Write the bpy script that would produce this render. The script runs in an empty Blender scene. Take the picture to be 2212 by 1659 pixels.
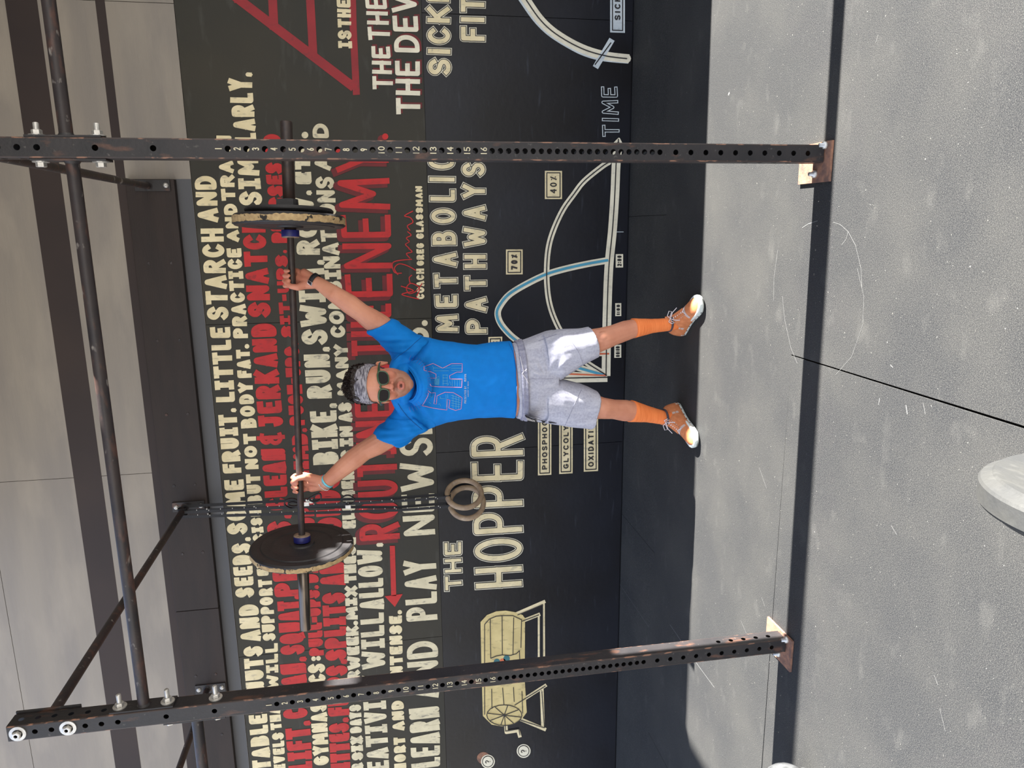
import bpy, bmesh, math, random
import numpy as np
from mathutils import Vector, Matrix, noise as mnoise
from mathutils.bvhtree import BVHTree
random.seed(7)
rng = np.random.default_rng(5)
PI = math.pi
S = bpy.context.scene
COL = S.collection

# ------------------------------------------------------------ camera
FPX, YAW, PITCH, ROLL = 1566.66, 0.21566, 0.166606, 0.0461257
CAMZ = 1.40
cp, sp = math.cos(PITCH), math.sin(PITCH)
FW = Vector((-math.sin(YAW)*cp, math.cos(YAW)*cp, -sp))
R0 = Vector((math.cos(YAW), math.sin(YAW), 0))
D0 = FW.cross(R0)
if D0.z > 0: D0 = -D0
RR = R0*math.cos(ROLL) + D0*math.sin(ROLL)
DD = -R0*math.sin(ROLL) + D0*math.cos(ROLL)
CP = Vector((0, 0, CAMZ))
cam_d = bpy.data.cameras.new('camera'); cam = bpy.data.objects.new('camera', cam_d); COL.objects.link(cam)
cam_d.sensor_fit = 'HORIZONTAL'; cam_d.sensor_width = 36; cam_d.lens = FPX*36/2212
cam_d.clip_start = 0.05; cam_d.clip_end = 200
# the photograph was taken with the phone on its side: camera x axis points down in the world
cx, cy, cz = DD, RR, -FW
cam.matrix_world = Matrix(((cx.x, cy.x, cz.x, CP.x), (cx.y, cy.y, cz.y, CP.y), (cx.z, cy.z, cz.z, CP.z), (0, 0, 0, 1)))
S.camera = cam

def ray(x, y):
    return RR*((829.5-y)/FPX) + DD*((x-1106)/FPX) + FW
def at(x, y, Y):                       # pixel -> point on the vertical plane at distance Y
    q = ray(x, y); return CP + q*(Y/q.y)
def atz(x, y, Z):                      # pixel -> point on the horizontal plane at height Z
    q = ray(x, y); return CP + q*((Z-CAMZ)/q.z)

# ------------------------------------------------------------ light
world = bpy.data.worlds.new('sky'); S.world = world; world.use_nodes = True
nt = world.node_tree; nt.nodes.clear()
wo = nt.nodes.new('ShaderNodeOutputWorld'); bg = nt.nodes.new('ShaderNodeBackground')
tc = nt.nodes.new('ShaderNodeTexCoord'); sx = nt.nodes.new('ShaderNodeSeparateXYZ'); cr = nt.nodes.new('ShaderNodeValToRGB')
nt.links.new(tc.outputs['Generated'], sx.inputs[0]); nt.links.new(sx.outputs['Z'], cr.inputs['Fac'])
cr.color_ramp.elements[0].position = 0.0; cr.color_ramp.elements[0].color = (1.0, 0.93, 0.83, 1)
e = cr.color_ramp.elements.new(0.25); e.color = (0.86, 0.90, 0.95, 1)
cr.color_ramp.elements[-1].position = 0.9; cr.color_ramp.elements[-1].color = (0.45, 0.62, 1.0, 1)
nt.links.new(cr.outputs[0], bg.inputs['Color']); bg.inputs['Strength'].default_value = 2.4
nt.links.new(bg.outputs[0], wo.inputs['Surface'])
SUNV = Vector((-1, -0.024, -0.625)).normalized()      # direction the sunlight travels
sd = bpy.data.lights.new('sun', 'SUN'); so = bpy.data.objects.new('sun', sd); COL.objects.link(so)
sd.energy = 46; sd.angle = math.radians(0.53); sd.color = (1.0, 0.965, 0.90)
so.rotation_euler = SUNV.to_track_quat('-Z', 'Y').to_euler(); so.location = (6, 1, 6)
S.view_settings.view_transform = 'Standard'; S.view_settings.look = 'None'
S.view_settings.exposure = 0.0; S.view_settings.gamma = 1.0; S.view_settings.use_curve_mapping = False

# ------------------------------------------------------------ materials
def srgb(r, g, b):
    f = lambda c: (c/255/12.92) if c/255 <= 0.04045 else ((c/255+0.055)/1.055)**2.4
    return (f(r), f(g), f(b), 1)
def mat(name, c1, c2=None, rough=0.6, scale=8, detail=4, lo=0.35, hi=0.65, bump=0.0, bscale=None, metal=0.0,
        stretch=None, spots=None, spec=0.5, attr=None, coat=0.0, layers=()):
    m = bpy.data.materials.new(name); m.use_nodes = True; n = m.node_tree; N = n.nodes; L = n.links
    b = N['Principled BSDF']; b.inputs['Roughness'].default_value = rough; b.inputs['Metallic'].default_value = metal
    b.inputs['Specular IOR Level'].default_value = spec; b.inputs['Coat Weight'].default_value = coat
    b.inputs['Base Color'].default_value = c1
    t = N.new('ShaderNodeTexCoord'); mp = N.new('ShaderNodeMapping'); L.new(t.outputs['Object'], mp.inputs[0])
    if stretch: mp.inputs['Scale'].default_value = stretch
    out = None
    def nz(sc, det=4, vec=mp):
        q = N.new('ShaderNodeTexNoise'); q.inputs['Scale'].default_value = sc; q.inputs['Detail'].default_value = det
        L.new(vec.outputs[0], q.inputs['Vector']); return q
    if c2:
        q = nz(scale, detail); r = N.new('ShaderNodeValToRGB')
        r.color_ramp.elements[0].position = lo; r.color_ramp.elements[1].position = hi
        r.color_ramp.elements[0].color = c1; r.color_ramp.elements[1].color = c2
        L.new(q.outputs['Fac'], r.inputs['Fac']); out = r.outputs[0]
    for (col, sc, p0, p1, amt, st) in layers:      # colour, scale, ramp from, ramp to, amount, stretch
        v = mp
        if st:
            v = N.new('ShaderNodeMapping'); v.inputs['Scale'].default_value = st; L.new(t.outputs['Object'], v.inputs[0])
        q = nz(sc, 5, v); r = N.new('ShaderNodeMapRange')
        r.inputs['From Min'].default_value = p0; r.inputs['From Max'].default_value = p1; r.inputs['To Max'].default_value = amt
        L.new(q.outputs['Fac'], r.inputs['Value'])
        mx = N.new('ShaderNodeMix'); mx.data_type = 'RGBA'; L.new(r.outputs[0], mx.inputs['Factor'])
        if out: L.new(out, mx.inputs['A'])
        else: mx.inputs['A'].default_value = c1
        mx.inputs['B'].default_value = col; out = mx.outputs['Result']
    if attr:
        a = N.new('ShaderNodeAttribute'); a.attribute_name = attr
        mx = N.new('ShaderNodeMix'); mx.data_type = 'RGBA'; mx.blend_type = 'MULTIPLY'; mx.inputs['Factor'].default_value = 1
        if out: L.new(out, mx.inputs['A'])
        else: mx.inputs['A'].default_value = c1
        L.new(a.outputs['Color'], mx.inputs['B']); out = mx.outputs['Result']
    if out: L.new(out, b.inputs['Base Color'])
    if bump:
        q = nz(bscale or scale*4, 5); bp = N.new('ShaderNodeBump'); bp.inputs['Strength'].default_value = bump
        bp.inputs['Distance'].default_value = 0.01
        L.new(q.outputs['Fac'], bp.inputs['Height']); L.new(bp.outputs[0], b.inputs['Normal'])
    return m
M = {}
M['mural_green'] = mat('mural_green', srgb(52, 49, 41), srgb(45, 44, 39), 0.55, 2.2, spec=0.28, bump=0.05, bscale=60,
    layers=[(srgb(84, 84, 80), 5, 0.6, 0.8, 0.35, (1, 1, 4))])
M['mural_black'] = mat('mural_black', srgb(13, 13, 18), srgb(22, 25, 34), 0.36, 1.6, spec=0.3, bump=0.06, bscale=40,
    layers=[(srgb(70, 76, 88), 9, 0.62, 0.85, 0.4, (.6, 1, 5))])
M['panel_grey'] = mat('panel_grey', srgb(134, 127, 118), srgb(124, 118, 112), 0.6, 1.2, bump=0.08, bscale=14, stretch=(1, 1, 7),
    layers=[(srgb(148, 140, 129), 2.0, 0.5, 0.7, 0.6, (1, 1, 3))])
M['stripe_brown'] = mat('stripe_brown', srgb(55, 46, 44), srgb(48, 41, 41), 0.6, 2, spec=0.25)
M['ledger_brown'] = mat('ledger_brown', srgb(46, 38, 36), srgb(40, 34, 33), 0.55, 3, spec=0.25, bump=0.08, bscale=30, stretch=(1, 1, 6))
M['panel_bluelit'] = mat('panel_bluelit', srgb(72, 73, 78), srgb(64, 66, 72), 0.55, 2, bump=0.05)
M['rubber'] = mat('rubber', srgb(30, 31, 34), srgb(48, 49, 50), 0.72, 300, 4, 0.40, 0.60, bump=0.15, bscale=500, spec=0.3,
    layers=[(srgb(66, 65, 62), 2.6, 0.40, 0.75, 0.50, None), (srgb(98, 96, 91), 460, 0.52, 0.66, 0.55, None), (srgb(22, 23, 26), 330, 0.54, 0.66, 0.5, None),
            (srgb(88, 87, 84), 9, 0.60, 0.8, 0.3, (.8, 1.4, 1)), (srgb(140, 138, 130), 120, 0.70, 0.74, 0.8, None)])
M['steel_dark'] = mat('steel_dark', srgb(44, 41, 42), srgb(34, 33, 35), 0.5, 12, bump=0.1, bscale=120, spec=0.4,
    layers=[(srgb(96, 66, 52), 30, 0.60, 0.70, 0.6, (1, 1, .35)), (srgb(100, 96, 92), 70, 0.66, 0.75, 0.5, None)])
M['steel_edge'] = mat('steel_edge', srgb(58, 46, 42), srgb(44, 38, 38), 0.5, 20, spec=0.4,
    layers=[(srgb(146, 106, 84), 60, 0.54, 0.62, 0.75, (1, 1, .45))])
M['steel_pipe'] = mat('steel_pipe', srgb(54, 46, 45), srgb(38, 35, 37), 0.5, 9, bump=0.08, bscale=90, spec=0.4,
    layers=[(srgb(98, 66, 54), 34, 0.56, 0.7, 0.5, (.4, 1, 1)), (srgb(140, 134, 128), 40, 0.64, 0.72, 0.7, (.5, 1, 1))])
M['steel_hole'] = mat('steel_hole', srgb(16, 15, 17), rough=0.7)
M['rust'] = mat('rust', srgb(152, 108, 84), srgb(104, 78, 68), 0.75, 40, bump=0.2, bscale=150)
M['zinc'] = mat('zinc', srgb(205, 203, 198), srgb(176, 174, 170), 0.35, 60, metal=0.55, bump=0.05)
M['bar_dark'] = mat('bar_dark', srgb(64, 54, 50), srgb(52, 45, 44), 0.45, 60, metal=0.3, bump=0.04, bscale=500,
    layers=[(srgb(96, 68, 54), 20, 0.5, 0.7, 0.4, None)])
M['bar_sleeve'] = mat('bar_sleeve', srgb(120, 110, 100), srgb(92, 82, 74), 0.25, 4, metal=0.9, stretch=(.3, 8, 8),
    layers=[(srgb(84, 62, 52), 6, 0.5, 0.75, 0.5, (.2, 1, 1))])
M['plate_black'] = mat('plate_black', srgb(34, 33, 35), srgb(44, 42, 43), 0.55, 16, bump=0.1, bscale=90,
    layers=[(srgb(78, 74, 72), 20, 0.64, 0.8, 0.4, None)])
M['plate_tan'] = mat('plate_tan', srgb(186, 160, 116), srgb(160, 134, 96), 0.8, 60, bump=0.3, bscale=200,
    layers=[(srgb(40, 36, 32), 34, 0.60, 0.64, 1.0, None)])
M['collar_blue'] = mat('collar_blue', srgb(26, 30, 110), srgb(22, 24, 84), 0.45, 40)
M['collar_face'] = mat('collar_face', srgb(150, 130, 110), srgb(110, 92, 78), 0.5, 90)
M['plate_grey'] = mat('plate_grey', srgb(44, 45, 46), srgb(54, 54, 52), 0.7, 9, bump=0.15, bscale=60,
    layers=[(srgb(70, 70, 68), 26, 0.55, 0.75, 0.5, (1, 1, 3))])
M['strap_black'] = mat('strap_black', srgb(20, 20, 24), srgb(28, 28, 32), 0.7, 200, bump=0.2, bscale=900)
M['print_white'] = mat('print_white', srgb(215, 212, 205), rough=0.6)
M['ring_wood'] = mat('ring_wood', srgb(160, 138, 112), srgb(134, 114, 94), 0.5, 30, bump=0.1, bscale=90,
    layers=[(srgb(190, 176, 160), 18, 0.6, 0.75, 0.5, None)])
M['bottle'] = mat('bottle', srgb(150, 152, 155), srgb(110, 112, 115), 0.2, 30, metal=0.7)
def paint(name, a, b, c, amt=0.6):
    return mat(name, srgb(*a), srgb(*b), 0.6, 10, layers=[(srgb(*c), 70, 0.56, 0.72, amt, (1, 1, .35)), (srgb(*c), 22, 0.66, 0.74, 0.75, None)])
M['p_cream'] = paint('paint_cream', (222, 208, 170), (206, 192, 152), (158, 150, 130))
M['p_creamworn'] = paint('paint_cream_worn', (214, 204, 172), (196, 186, 156), (120, 116, 106), 0.8)
M['p_white'] = paint('paint_white', (226, 220, 198), (210, 204, 184), (176, 172, 160), .4)
M['p_red'] = paint('paint_red', (184, 26, 26), (166, 22, 24), (116, 22, 24), .55)
M['p_darkred'] = paint('paint_dark_red', (104, 14, 20), (90, 12, 18), (70, 18, 20), .5)
M['p_redline'] = paint('paint_triangle_red', (146, 24, 34), (132, 20, 30), (110, 30, 36), .4)
M['p_black'] = mat('paint_black', srgb(22, 21, 26), srgb(28, 27, 32), 0.5, 10)
M['p_blue'] = paint('paint_blue', (70, 150, 180), (62, 138, 166), (90, 160, 180), .4)
M['p_teal'] = paint('paint_teal', (44, 104, 112), (36, 92, 100), (60, 110, 116), .4)
M['p_orange'] = paint('paint_orange', (204, 104, 68), (190, 92, 60), (160, 90, 70), .4)
M['p_barrel'] = paint('paint_barrel', (208, 190, 134), (192, 174, 120), (150, 136, 98), .7)
M['p_pale'] = paint('paint_pale_blue', (196, 204, 208), (180, 190, 196), (150, 160, 170), .5)
M['chalk'] = mat('chalk', srgb(112, 112, 110), srgb(92, 92, 92), 0.8, 60)

# ------------------------------------------------------------ object helpers
def link(name, me, parent=None, m=None, smooth=None):
    o = bpy.data.objects.new(name, me); COL.objects.link(o)
    if m is not None:
        me.materials.clear()
        for q in (m if isinstance(m, (list, tuple)) else [m]): me.materials.append(q)
    if parent is not None: o.parent = parent
    if smooth is not None:
        me.polygons.foreach_set('use_smooth', [smooth]*len(me.polygons))
    return o
def tag(o, label=None, cat=None, group=None, kind=None):
    if label: o['label'] = label
    if cat: o['category'] = cat
    if group: o['group'] = group
    if kind: o['kind'] = kind
    return o
def empty(name, loc=(0, 0, 0)):
    o = bpy.data.objects.new(name, None); COL.objects.link(o); o.location = loc; return o
def put(o, parent):                     # parent keeping world position
    bpy.context.view_layer.update()
    o.parent = parent; o.matrix_parent_inverse = parent.matrix_world.inverted(); return o
class MB:
    """collects shapes in world coordinates, builds ONE mesh object"""
    def __init__(s): s.v = []; s.f = []; s.mi = []; s.sm = []
    def add(s, vs, fs, mi=0, sm=False):
        b = len(s.v); s.v += [tuple(p) for p in vs]; s.f += [tuple(i+b for i in f) for f in fs]
        s.mi += [mi]*len(fs); s.sm += [sm]*len(fs); return s
    def box(s, a, b, mi=0, bev=0.0):
        x0, y0, z0 = a; x1, y1, z1 = b
        if bev <= 0:
            vs = [(x, y, z) for x in (x0, x1) for y in (y0, y1) for z in (z0, z1)]
            return s.add(vs, [(0, 1, 3, 2), (4, 6, 7, 5), (0, 4, 5, 1), (2, 3, 7, 6), (0, 2, 6, 4), (1, 5, 7, 3)], mi)
        bm = bmesh.new(); bmesh.ops.create_cube(bm, size=1)
        for v in bm.verts: v.co = Vector((x0+(v.co.x+.5)*(x1-x0), y0+(v.co.y+.5)*(y1-y0), z0+(v.co.z+.5)*(z1-z0)))
        bmesh.ops.bevel(bm, geom=bm.edges[:], offset=bev, segments=2, affect='EDGES', profile=0.5)
        bm.verts.index_update()
        s.add([v.co.copy() for v in bm.verts], [tuple(v.index for v in f.verts) for f in bm.faces], mi); bm.free(); return s
    def tube(s, pts, r, n=12, mi=0, caps=True, sm=True):
        pts = [Vector(p) for p in pts]; rs = r if isinstance(r, (list, tuple)) else [r]*len(pts)
        vs = []; up = None
        for i, p in enumerate(pts):
            t = (pts[min(i+1, len(pts)-1)]-pts[max(i-1, 0)]).normalized()
            if up is None:
                up = t.orthogonal().normalized()
            up = (up - t*up.dot(t)); up = up.normalized() if up.length > 1e-6 else t.orthogonal().normalized()
            w = t.cross(up)
            for k in range(n):
                a = 2*PI*k/n; vs.append(p + (up*math.cos(a) + w*math.sin(a))*rs[i])
        fs = [(i*n+k, i*n+(k+1) % n, (i+1)*n+(k+1) % n, (i+1)*n+k) for i in range(len(pts)-1) for k in range(n)]
        s.add(vs, fs, mi, sm)
        if caps:
            s.add(vs[:n], [tuple(range(n))[::-1]], mi); s.add(vs[-n:], [tuple(range(n))], mi)
        return s
    def ribbon(s, pts, nrm, w, mi=0, thick=0.0):      # flat strap
        pts = [Vector(p) for p in pts]; nrm = Vector(nrm).normalized(); vs = []
        for i, p in enumerate(pts):
            t = (pts[min(i+1, len(pts)-1)]-pts[max(i-1, 0)]).normalized(); q = t.cross(nrm).normalized()*w/2; h = nrm*thick/2
            vs += [p-q-h, p+q-h, p+q+h, p-q+h]
        fs = []
        for i in range(len(pts)-1):
            for k in range(4): fs.append((i*4+k, i*4+(k+1) % 4, i*4+4+(k+1) % 4, i*4+4+k))
        return s.add(vs, fs, mi)
    def lathe(s, c, ax, prof, n=48, mi=0, sm=True, up=None, mis=None):   # prof: (distance along axis, radius)
        c = Vector(c); ax = Vector(ax).normalized(); u = ax.orthogonal().normalized() if up is None else Vector(up); w = ax.cross(u)
        vs = [c + ax*h + (u*math.cos(2*PI*k/n)+w*math.sin(2*PI*k/n))*max(r, 1e-5) for h, r in prof for k in range(n)]
        base = len(s.v); s.v += [tuple(p) for p in vs]
        for i in range(len(prof)-1):
            s.f += [(base+i*n+k, base+i*n+(k+1) % n, base+(i+1)*n+(k+1) % n, base+(i+1)*n+k) for k in range(n)]
            s.mi += [mis[i] if mis else mi]*n; s.sm += [sm]*n
        return s
    def build(s, name, m, parent=None, label=None):
        me = bpy.data.meshes.new(name); me.from_pydata(s.v, [], s.f)
        me.polygons.foreach_set('material_index', s.mi); me.polygons.foreach_set('use_smooth', s.sm)
        for q in (m if isinstance(m, (list, tuple)) else [m]): me.materials.append(q)
        bm = bmesh.new(); bm.from_mesh(me); bmesh.ops.recalc_face_normals(bm, faces=bm.faces[:]); bm.to_mesh(me); bm.free()
        o = bpy.data.objects.new(name, me); COL.objects.link(o)
        if parent is not None: put(o, parent)
        if label: o['label'] = label
        return o
    def flat(s, name, m, parent=None):      # like build, without touching normals (paint layers)
        me = bpy.data.meshes.new(name); me.from_pydata(s.v, [], s.f); me.polygons.foreach_set('material_index', s.mi)
        for q in (m if isinstance(m, (list, tuple)) else [m]): me.materials.append(q)
        o = bpy.data.objects.new(name, me); COL.objects.link(o)
        if parent is not None: put(o, parent)
        return o

# ------------------------------------------------------------ the setting
W = 4.11                                 # the painted wall plane
wall = MB().box((-6.5, W+0.012, -0.02), (4.2, W+0.15, 4.4)).build('wall_back', M['mural_black'])
tag(wall, 'tall plywood wall of dark panels painted with lettering and diagrams', 'wall', kind='structure')
def panel(x0, x1, z0, z1, m, t=0.012):
    g = 0.0014
    return MB().box((x0+g, W, z0+g), (x1-g, W+t, z1-g)).build('plywood_panel', m, wall)
for a, b in ((-6.4, -3.69), (-3.69, -1.295), (-1.295, 1.095), (1.095, 3.5)): panel(a, b, 0.005, 1.150, M['mural_black'])
for a, b in ((-6.4, -4.46), (-4.46, -2.49), (-2.49, -0.497), (-0.497, 3.5)): panel(a, b, 1.150, 2.362, M['mural_green'])
for a, b in ((-6.4, -3.7), (-3.7, -1.31), (-1.31, 1.093), (1.093, 3.5)):
    panel(a, b, 2.362, 3.557, M['panel_grey']); panel(a, b, 3.557, 4.35, M['panel_grey'])
# the painted bands on the grey panels
for z0, z1 in ((2.979, 3.12), (2.678, 2.721)):
    tag(MB().box((-6.3, W-0.0008, z0), (3.4, W, z1)).build('painted_band', M['stripe_brown'], wall), 'dark brown band painted across the grey panels')
MB().box((-6.3, W-0.0008, 2.364), (0.26, W, 2.44)).build('painted_band', M['panel_bluelit'], wall)['label'] = 'strip of grey panel just below the bolted board, its bluish light painted in'  # grey panel lit bluish: that light is painted as a strip
# bolted ledger boards
for a, b in ((-6.2, -2.137), (-2.134, 0.257)):
    t = MB().box((a, 4.065, 2.436), (b, W-0.0009, 2.668), bev=0.002).build('ledger_board', M['ledger_brown'], wall)
    for k, X in enumerate(np.arange(b-0.42, max(a, -4.5), -0.405)):
        for z in (2.49, 2.60):
            MB().lathe((X, 4.0655, z+0.004*math.sin(k*3)), (0, -1, 0), [(0, .0075), (.002, .0075), (.003, .005), (.001, .003), (.001, 0)], 10).build('screw_head', M['steel_pipe'], t)
# floor of rubber mats
floor = MB().box((-6.5, -3.2, -0.08), (4.2, W+0.15, -0.012)).build('floor', M['steel_hole'])
tag(floor, 'gym floor covered edge to edge with black rubber mats', 'floor', kind='structure')
def mat_tile(x0, x1, y0, y1, dz=0.0, gy=0.0, slant=0.0, slx=0.0):
    g = .0010; v = []
    for z in (-0.012, dz):
        v += [(x0+g, y0+gy, z), (x1-g+slx, y0+gy, z), (x1-g, y1-gy, z), (x0+g, y1-gy-slant, z)]
    return MB().add(v, [(0, 1, 2, 3), (4, 5, 6, 7), (0, 1, 5, 4), (1, 2, 6, 5), (2, 3, 7, 6), (3, 0, 4, 7)]).build('rubber_mat', M['rubber'], floor)
for a, b in ((-6.4, -3.6), (-3.6, -1.77), (-1.77, 0.054), (0.054, 1.9), (1.9, 4.1)): mat_tile(a, b, 3.537, W-0.0, -0.001, .001)
for a, b in ((-6.4, -4.0), (-4.0, -2.9), (-2.9, 1.3), (1.3, 4.1)): mat_tile(a, b, 2.3165, 3.536, 0.0)
for a, b in ((-6.4, -4.2), (-4.2, -2.35), (-2.35, -0.451), (-0.448, 1.38), (1.38, 4.1)): mat_tile(a, b, 1.093, 2.3165, 0.0, 0, .006 if a == -2.35 else 0, -.003 if a == -2.35 else 0)
for y in (-0.126, -1.345, -2.564):
    for a, b in ((-6.4, -4.2), (-4.2, -2.35), (-2.35, -0.452), (-0.447, 1.38), (1.38, 4.1)): mat_tile(a, b, y, y+1.219, -0.001)
# unseen side wall, inferred and added at the right to throw the shade
WX = 2.30
r = MB()
yc = 3.145
r.box((WX, yc, -0.02), (WX+0.12, W+0.15, 3.84))             # pier beside the opening
r.box((WX, -3.2, 3.09), (WX+0.12, yc, 3.84))               # header over the opening
r.box((WX, -3.2, 3.84), (WX+0.12, 2.10, 4.9))               # narrow slits left open, placed to cast the small sun patches
r.box((WX, 2.10, 3.84), (WX+0.12, 3.12, 3.925)); r.box((WX, 2.60, 3.925), (WX+0.12, 3.02, 4.085)); r.box((WX, 2.10, 4.085), (WX+0.12, 3.12, 4.9))
r.box((WX, 3.12, 4.01), (WX+0.12, 3.25, 4.9)); r.box((WX, 3.25, 3.84), (WX+0.12, W+0.15, 4.9))
r2 = MB().box((-1.7, -2.5, 4.12), (WX, W+0.15, 4.24)).build('shade_canopy', M['panel_grey'])  # canopy added out of view to darken the upper right wall
tag(r2, 'unseen canopy added above the frame to darken the right side of the wall', 'shade_canopy', kind='structure')
rw = tag(r.build('wall_right', M['panel_grey']), 'unseen added grey side wall with a wide opening that lets the sun in', 'wall', kind='structure')
# ------------------------------------------------------------ stroke lettering
def arc(cx, cy, rx, ry, a0, a1, n=12):
    return [(cx+rx*math.cos(math.radians(a0+(a1-a0)*i/n)), cy+ry*math.sin(math.radians(a0+(a1-a0)*i/n))) for i in range(n+1)]
G = {
 'A': [[(0, 0), (.5, 1), (1, 0)], [(.2, .3), (.8, .3)]],
 'B': [[(0, 0), (0, 1)], [(0, 1), (.5, 1)]+arc(.5, .77, .38, .23, 90, -90, 8)+[(0, .54)], [(0, .54), (.55, .54)]+arc(.55, .27, .45, .27, 90, -90, 8)+[(0, 0)]],
 'C': [arc(.52, .5, .52, .5, 42, 318, 18)],
 'D': [[(0, 0), (0, 1), (.35, 1)]+arc(.35, .5, .65, .5, 90, -90, 14)+[(0, 0)]],
 'E': [[(1, 1), (0, 1), (0, 0), (1, 0)], [(0, .5), (.8, .5)]],
 'F': [[(1, 1), (0, 1), (0, 0)], [(0, .5), (.8, .5)]],
 'G': [arc(.52, .5, .52, .5, 45, 330, 18)+[(1, .42), (.6, .42)]],
 'H': [[(0, 0), (0, 1)], [(1, 0), (1, 1)], [(0, .5), (1, .5)]],
 'I': [[(.5, 0), (.5, 1)]], '|': [[(.5, 0), (.5, 1)], [(.05, 1), (.95, 1)], [(.05, 0), (.95, 0)]],
 'J': [[(.15, 1), (1, 1)], [(.7, 1), (.7, .3)]+arc(.38, .3, .32, .3, 0, -160, 8)],
 'K': [[(0, 0), (0, 1)], [(.95, 1), (.05, .45)], [(.3, .6), (1, 0)]],
 'L': [[(0, 1), (0, 0), (1, 0)]],
 'M': [[(0, 0), (.08, 1), (.5, .3), (.92, 1), (1, 0)]],
 'N': [[(0, 0), (0, 1), (1, 0), (1, 1)]],
 'O': [arc(.5, .5, .5, .5, 0, 360, 24)],
 'P': [[(0, 0), (0, 1), (.5, 1)]+arc(.5, .73, .5, .27, 90, -90, 10)+[(0, .46)]],
 'Q': [arc(.5, .5, .5, .5, 0, 360, 24), [(.6, .3), (1, -.05)]],
 'R': [[(0, 0), (0, 1), (.5, 1)]+arc(.5, .74, .46, .26, 90, -90, 10)+[(0, .48)], [(.45, .48), (1, 0)]],
 'S': [[(.96, .8)]+arc(.5, .75, .45, .25, 30, 200, 9)+[(.3, .53), (.7, .46)]+arc(.5, .25, .48, .25, 25, -150, 10)],
 'T': [[(0, 1), (1, 1)], [(.5, 1), (.5, 0)]],
 'U': [[(0, 1), (0, .35)]+arc(.5, .35, .5, .35, 180, 360, 12)+[(1, 1)]],
 'V': [[(0, 1), (.5, 0), (1, 1)]],
 'W': [[(0, 1), (.22, 0), (.5, .75), (.78, 0), (1, 1)]],
 'X': [[(0, 0), (1, 1)], [(0, 1), (1, 0)]],
 'Y': [[(0, 1), (.5, .48), (1, 1)], [(.5, .48), (.5, 0)]],
 'Z': [[(0, 1), (1, 1), (0, 0), (1, 0)]],
 '&': [[(.5, 1.08), (.5, -.08)], arc(.5, .73, .4, .22, 60, 270, 8), arc(.5, .28, .45, .25, 90, 300, 8)],
 '0': [arc(.5, .5, .45, .5, 0, 360, 20)], '1': [[(.5, 0), (.5, 1)]],
 '2': [arc(.5, .72, .45, .28, 160, -30, 10)+[(.05, 0), (1, 0)]],
 '3': [arc(.45, .75, .42, .25, 150, -90, 10), arc(.45, .26, .48, .26, 90, -150, 10)],
 '4': [[(.75, 0), (.75, 1), (.0, .35), (1, .35)]],
 '5': [[(.95, 1), (.15, 1), (.1, .55)]+arc(.45, .3, .5, .3, 110, -150, 10)],
 '6': [[(.8, 1), (.2, .5)]+arc(.5, .27, .42, .27, 150, -210, 16)],
 '7': [[(0, 1), (1, 1), (.4, 0)]],
 '8': [arc(.5, .75, .38, .25, 0, 360, 14), arc(.5, .26, .46, .26, 0, 360, 16)],
 '9': [arc(.5, .72, .42, .28, 0, 360, 16), [(.9, .7), (.6, 0)]],
 '%': [[(.15, .0), (.85, 1)], [(.12, .82), (.14, .84)], [(.86, .16), (.88, .18)]],
 '-': [[(.1, .5), (.9, .5)]], '?': [arc(.5, .75, .36, .25, 170, -60, 10)+[(.5, .42), (.5, .28)], [(.5, .04), (.5, 0)]],
 ':': [[(.5, .75), (.5, .74)], [(.5, .2), (.5, .19)]], '.': [[(.5, 0), (.5, .02)]], ',': [[(.6, .06), (.3, -.16)]], "'": [[(.5, 1), (.4, .75)]],
}
WID = {'I': .34, '1': .4, '|': .8, 'M': 1.25, 'W': 1.4, ' ': .55, '.': .4, ',': .42, "'": .3, 'J': .85, 'L': .85, 'E': .9, 'F': .88, ':': .4, '-': .6, 'O': 1.1, 'Q': 1.1}
def letter_polys(text, y0, y1, P, pxlen, w, gap=.22, jit=.25, seed=0):
    """P(s,t) -> pixel; returns stroke polylines in pixel space with width w"""
    rs = random.Random(hash(text) % 1000 if False else sum(map(ord, text))+seed)
    tot = sum(WID.get(c, 1) for c in text) + gap*(len(text)-1)
    out = []; u = 0
    for c in text:
        ww = WID.get(c, 1)
        if c != ' ':
            ins = min(.45, (w/2)/max(pxlen*ww/tot, 1e-6)); s0 = u/tot; s1 = (u+ww)/tot
            for st in G[c]:
                j1, j2 = rs.uniform(-jit, jit)*.05, rs.uniform(-jit, jit)*.05
                pl = []
                for (a, b) in st:
                    s = s0 + (ins + a*(1-2*ins))*(s1-s0)
                    pl.append(P(s, b, w, j1*(1-b)+j2*b))
                if c in '.:' : pl = [pl[0], (pl[0][0]+.01, pl[0][1])]
                out.append((pl, 2 if c in ",'" else (1 if c in '.:' else 0)))
        u += ww + gap
    return out
DAB = [0]
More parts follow.
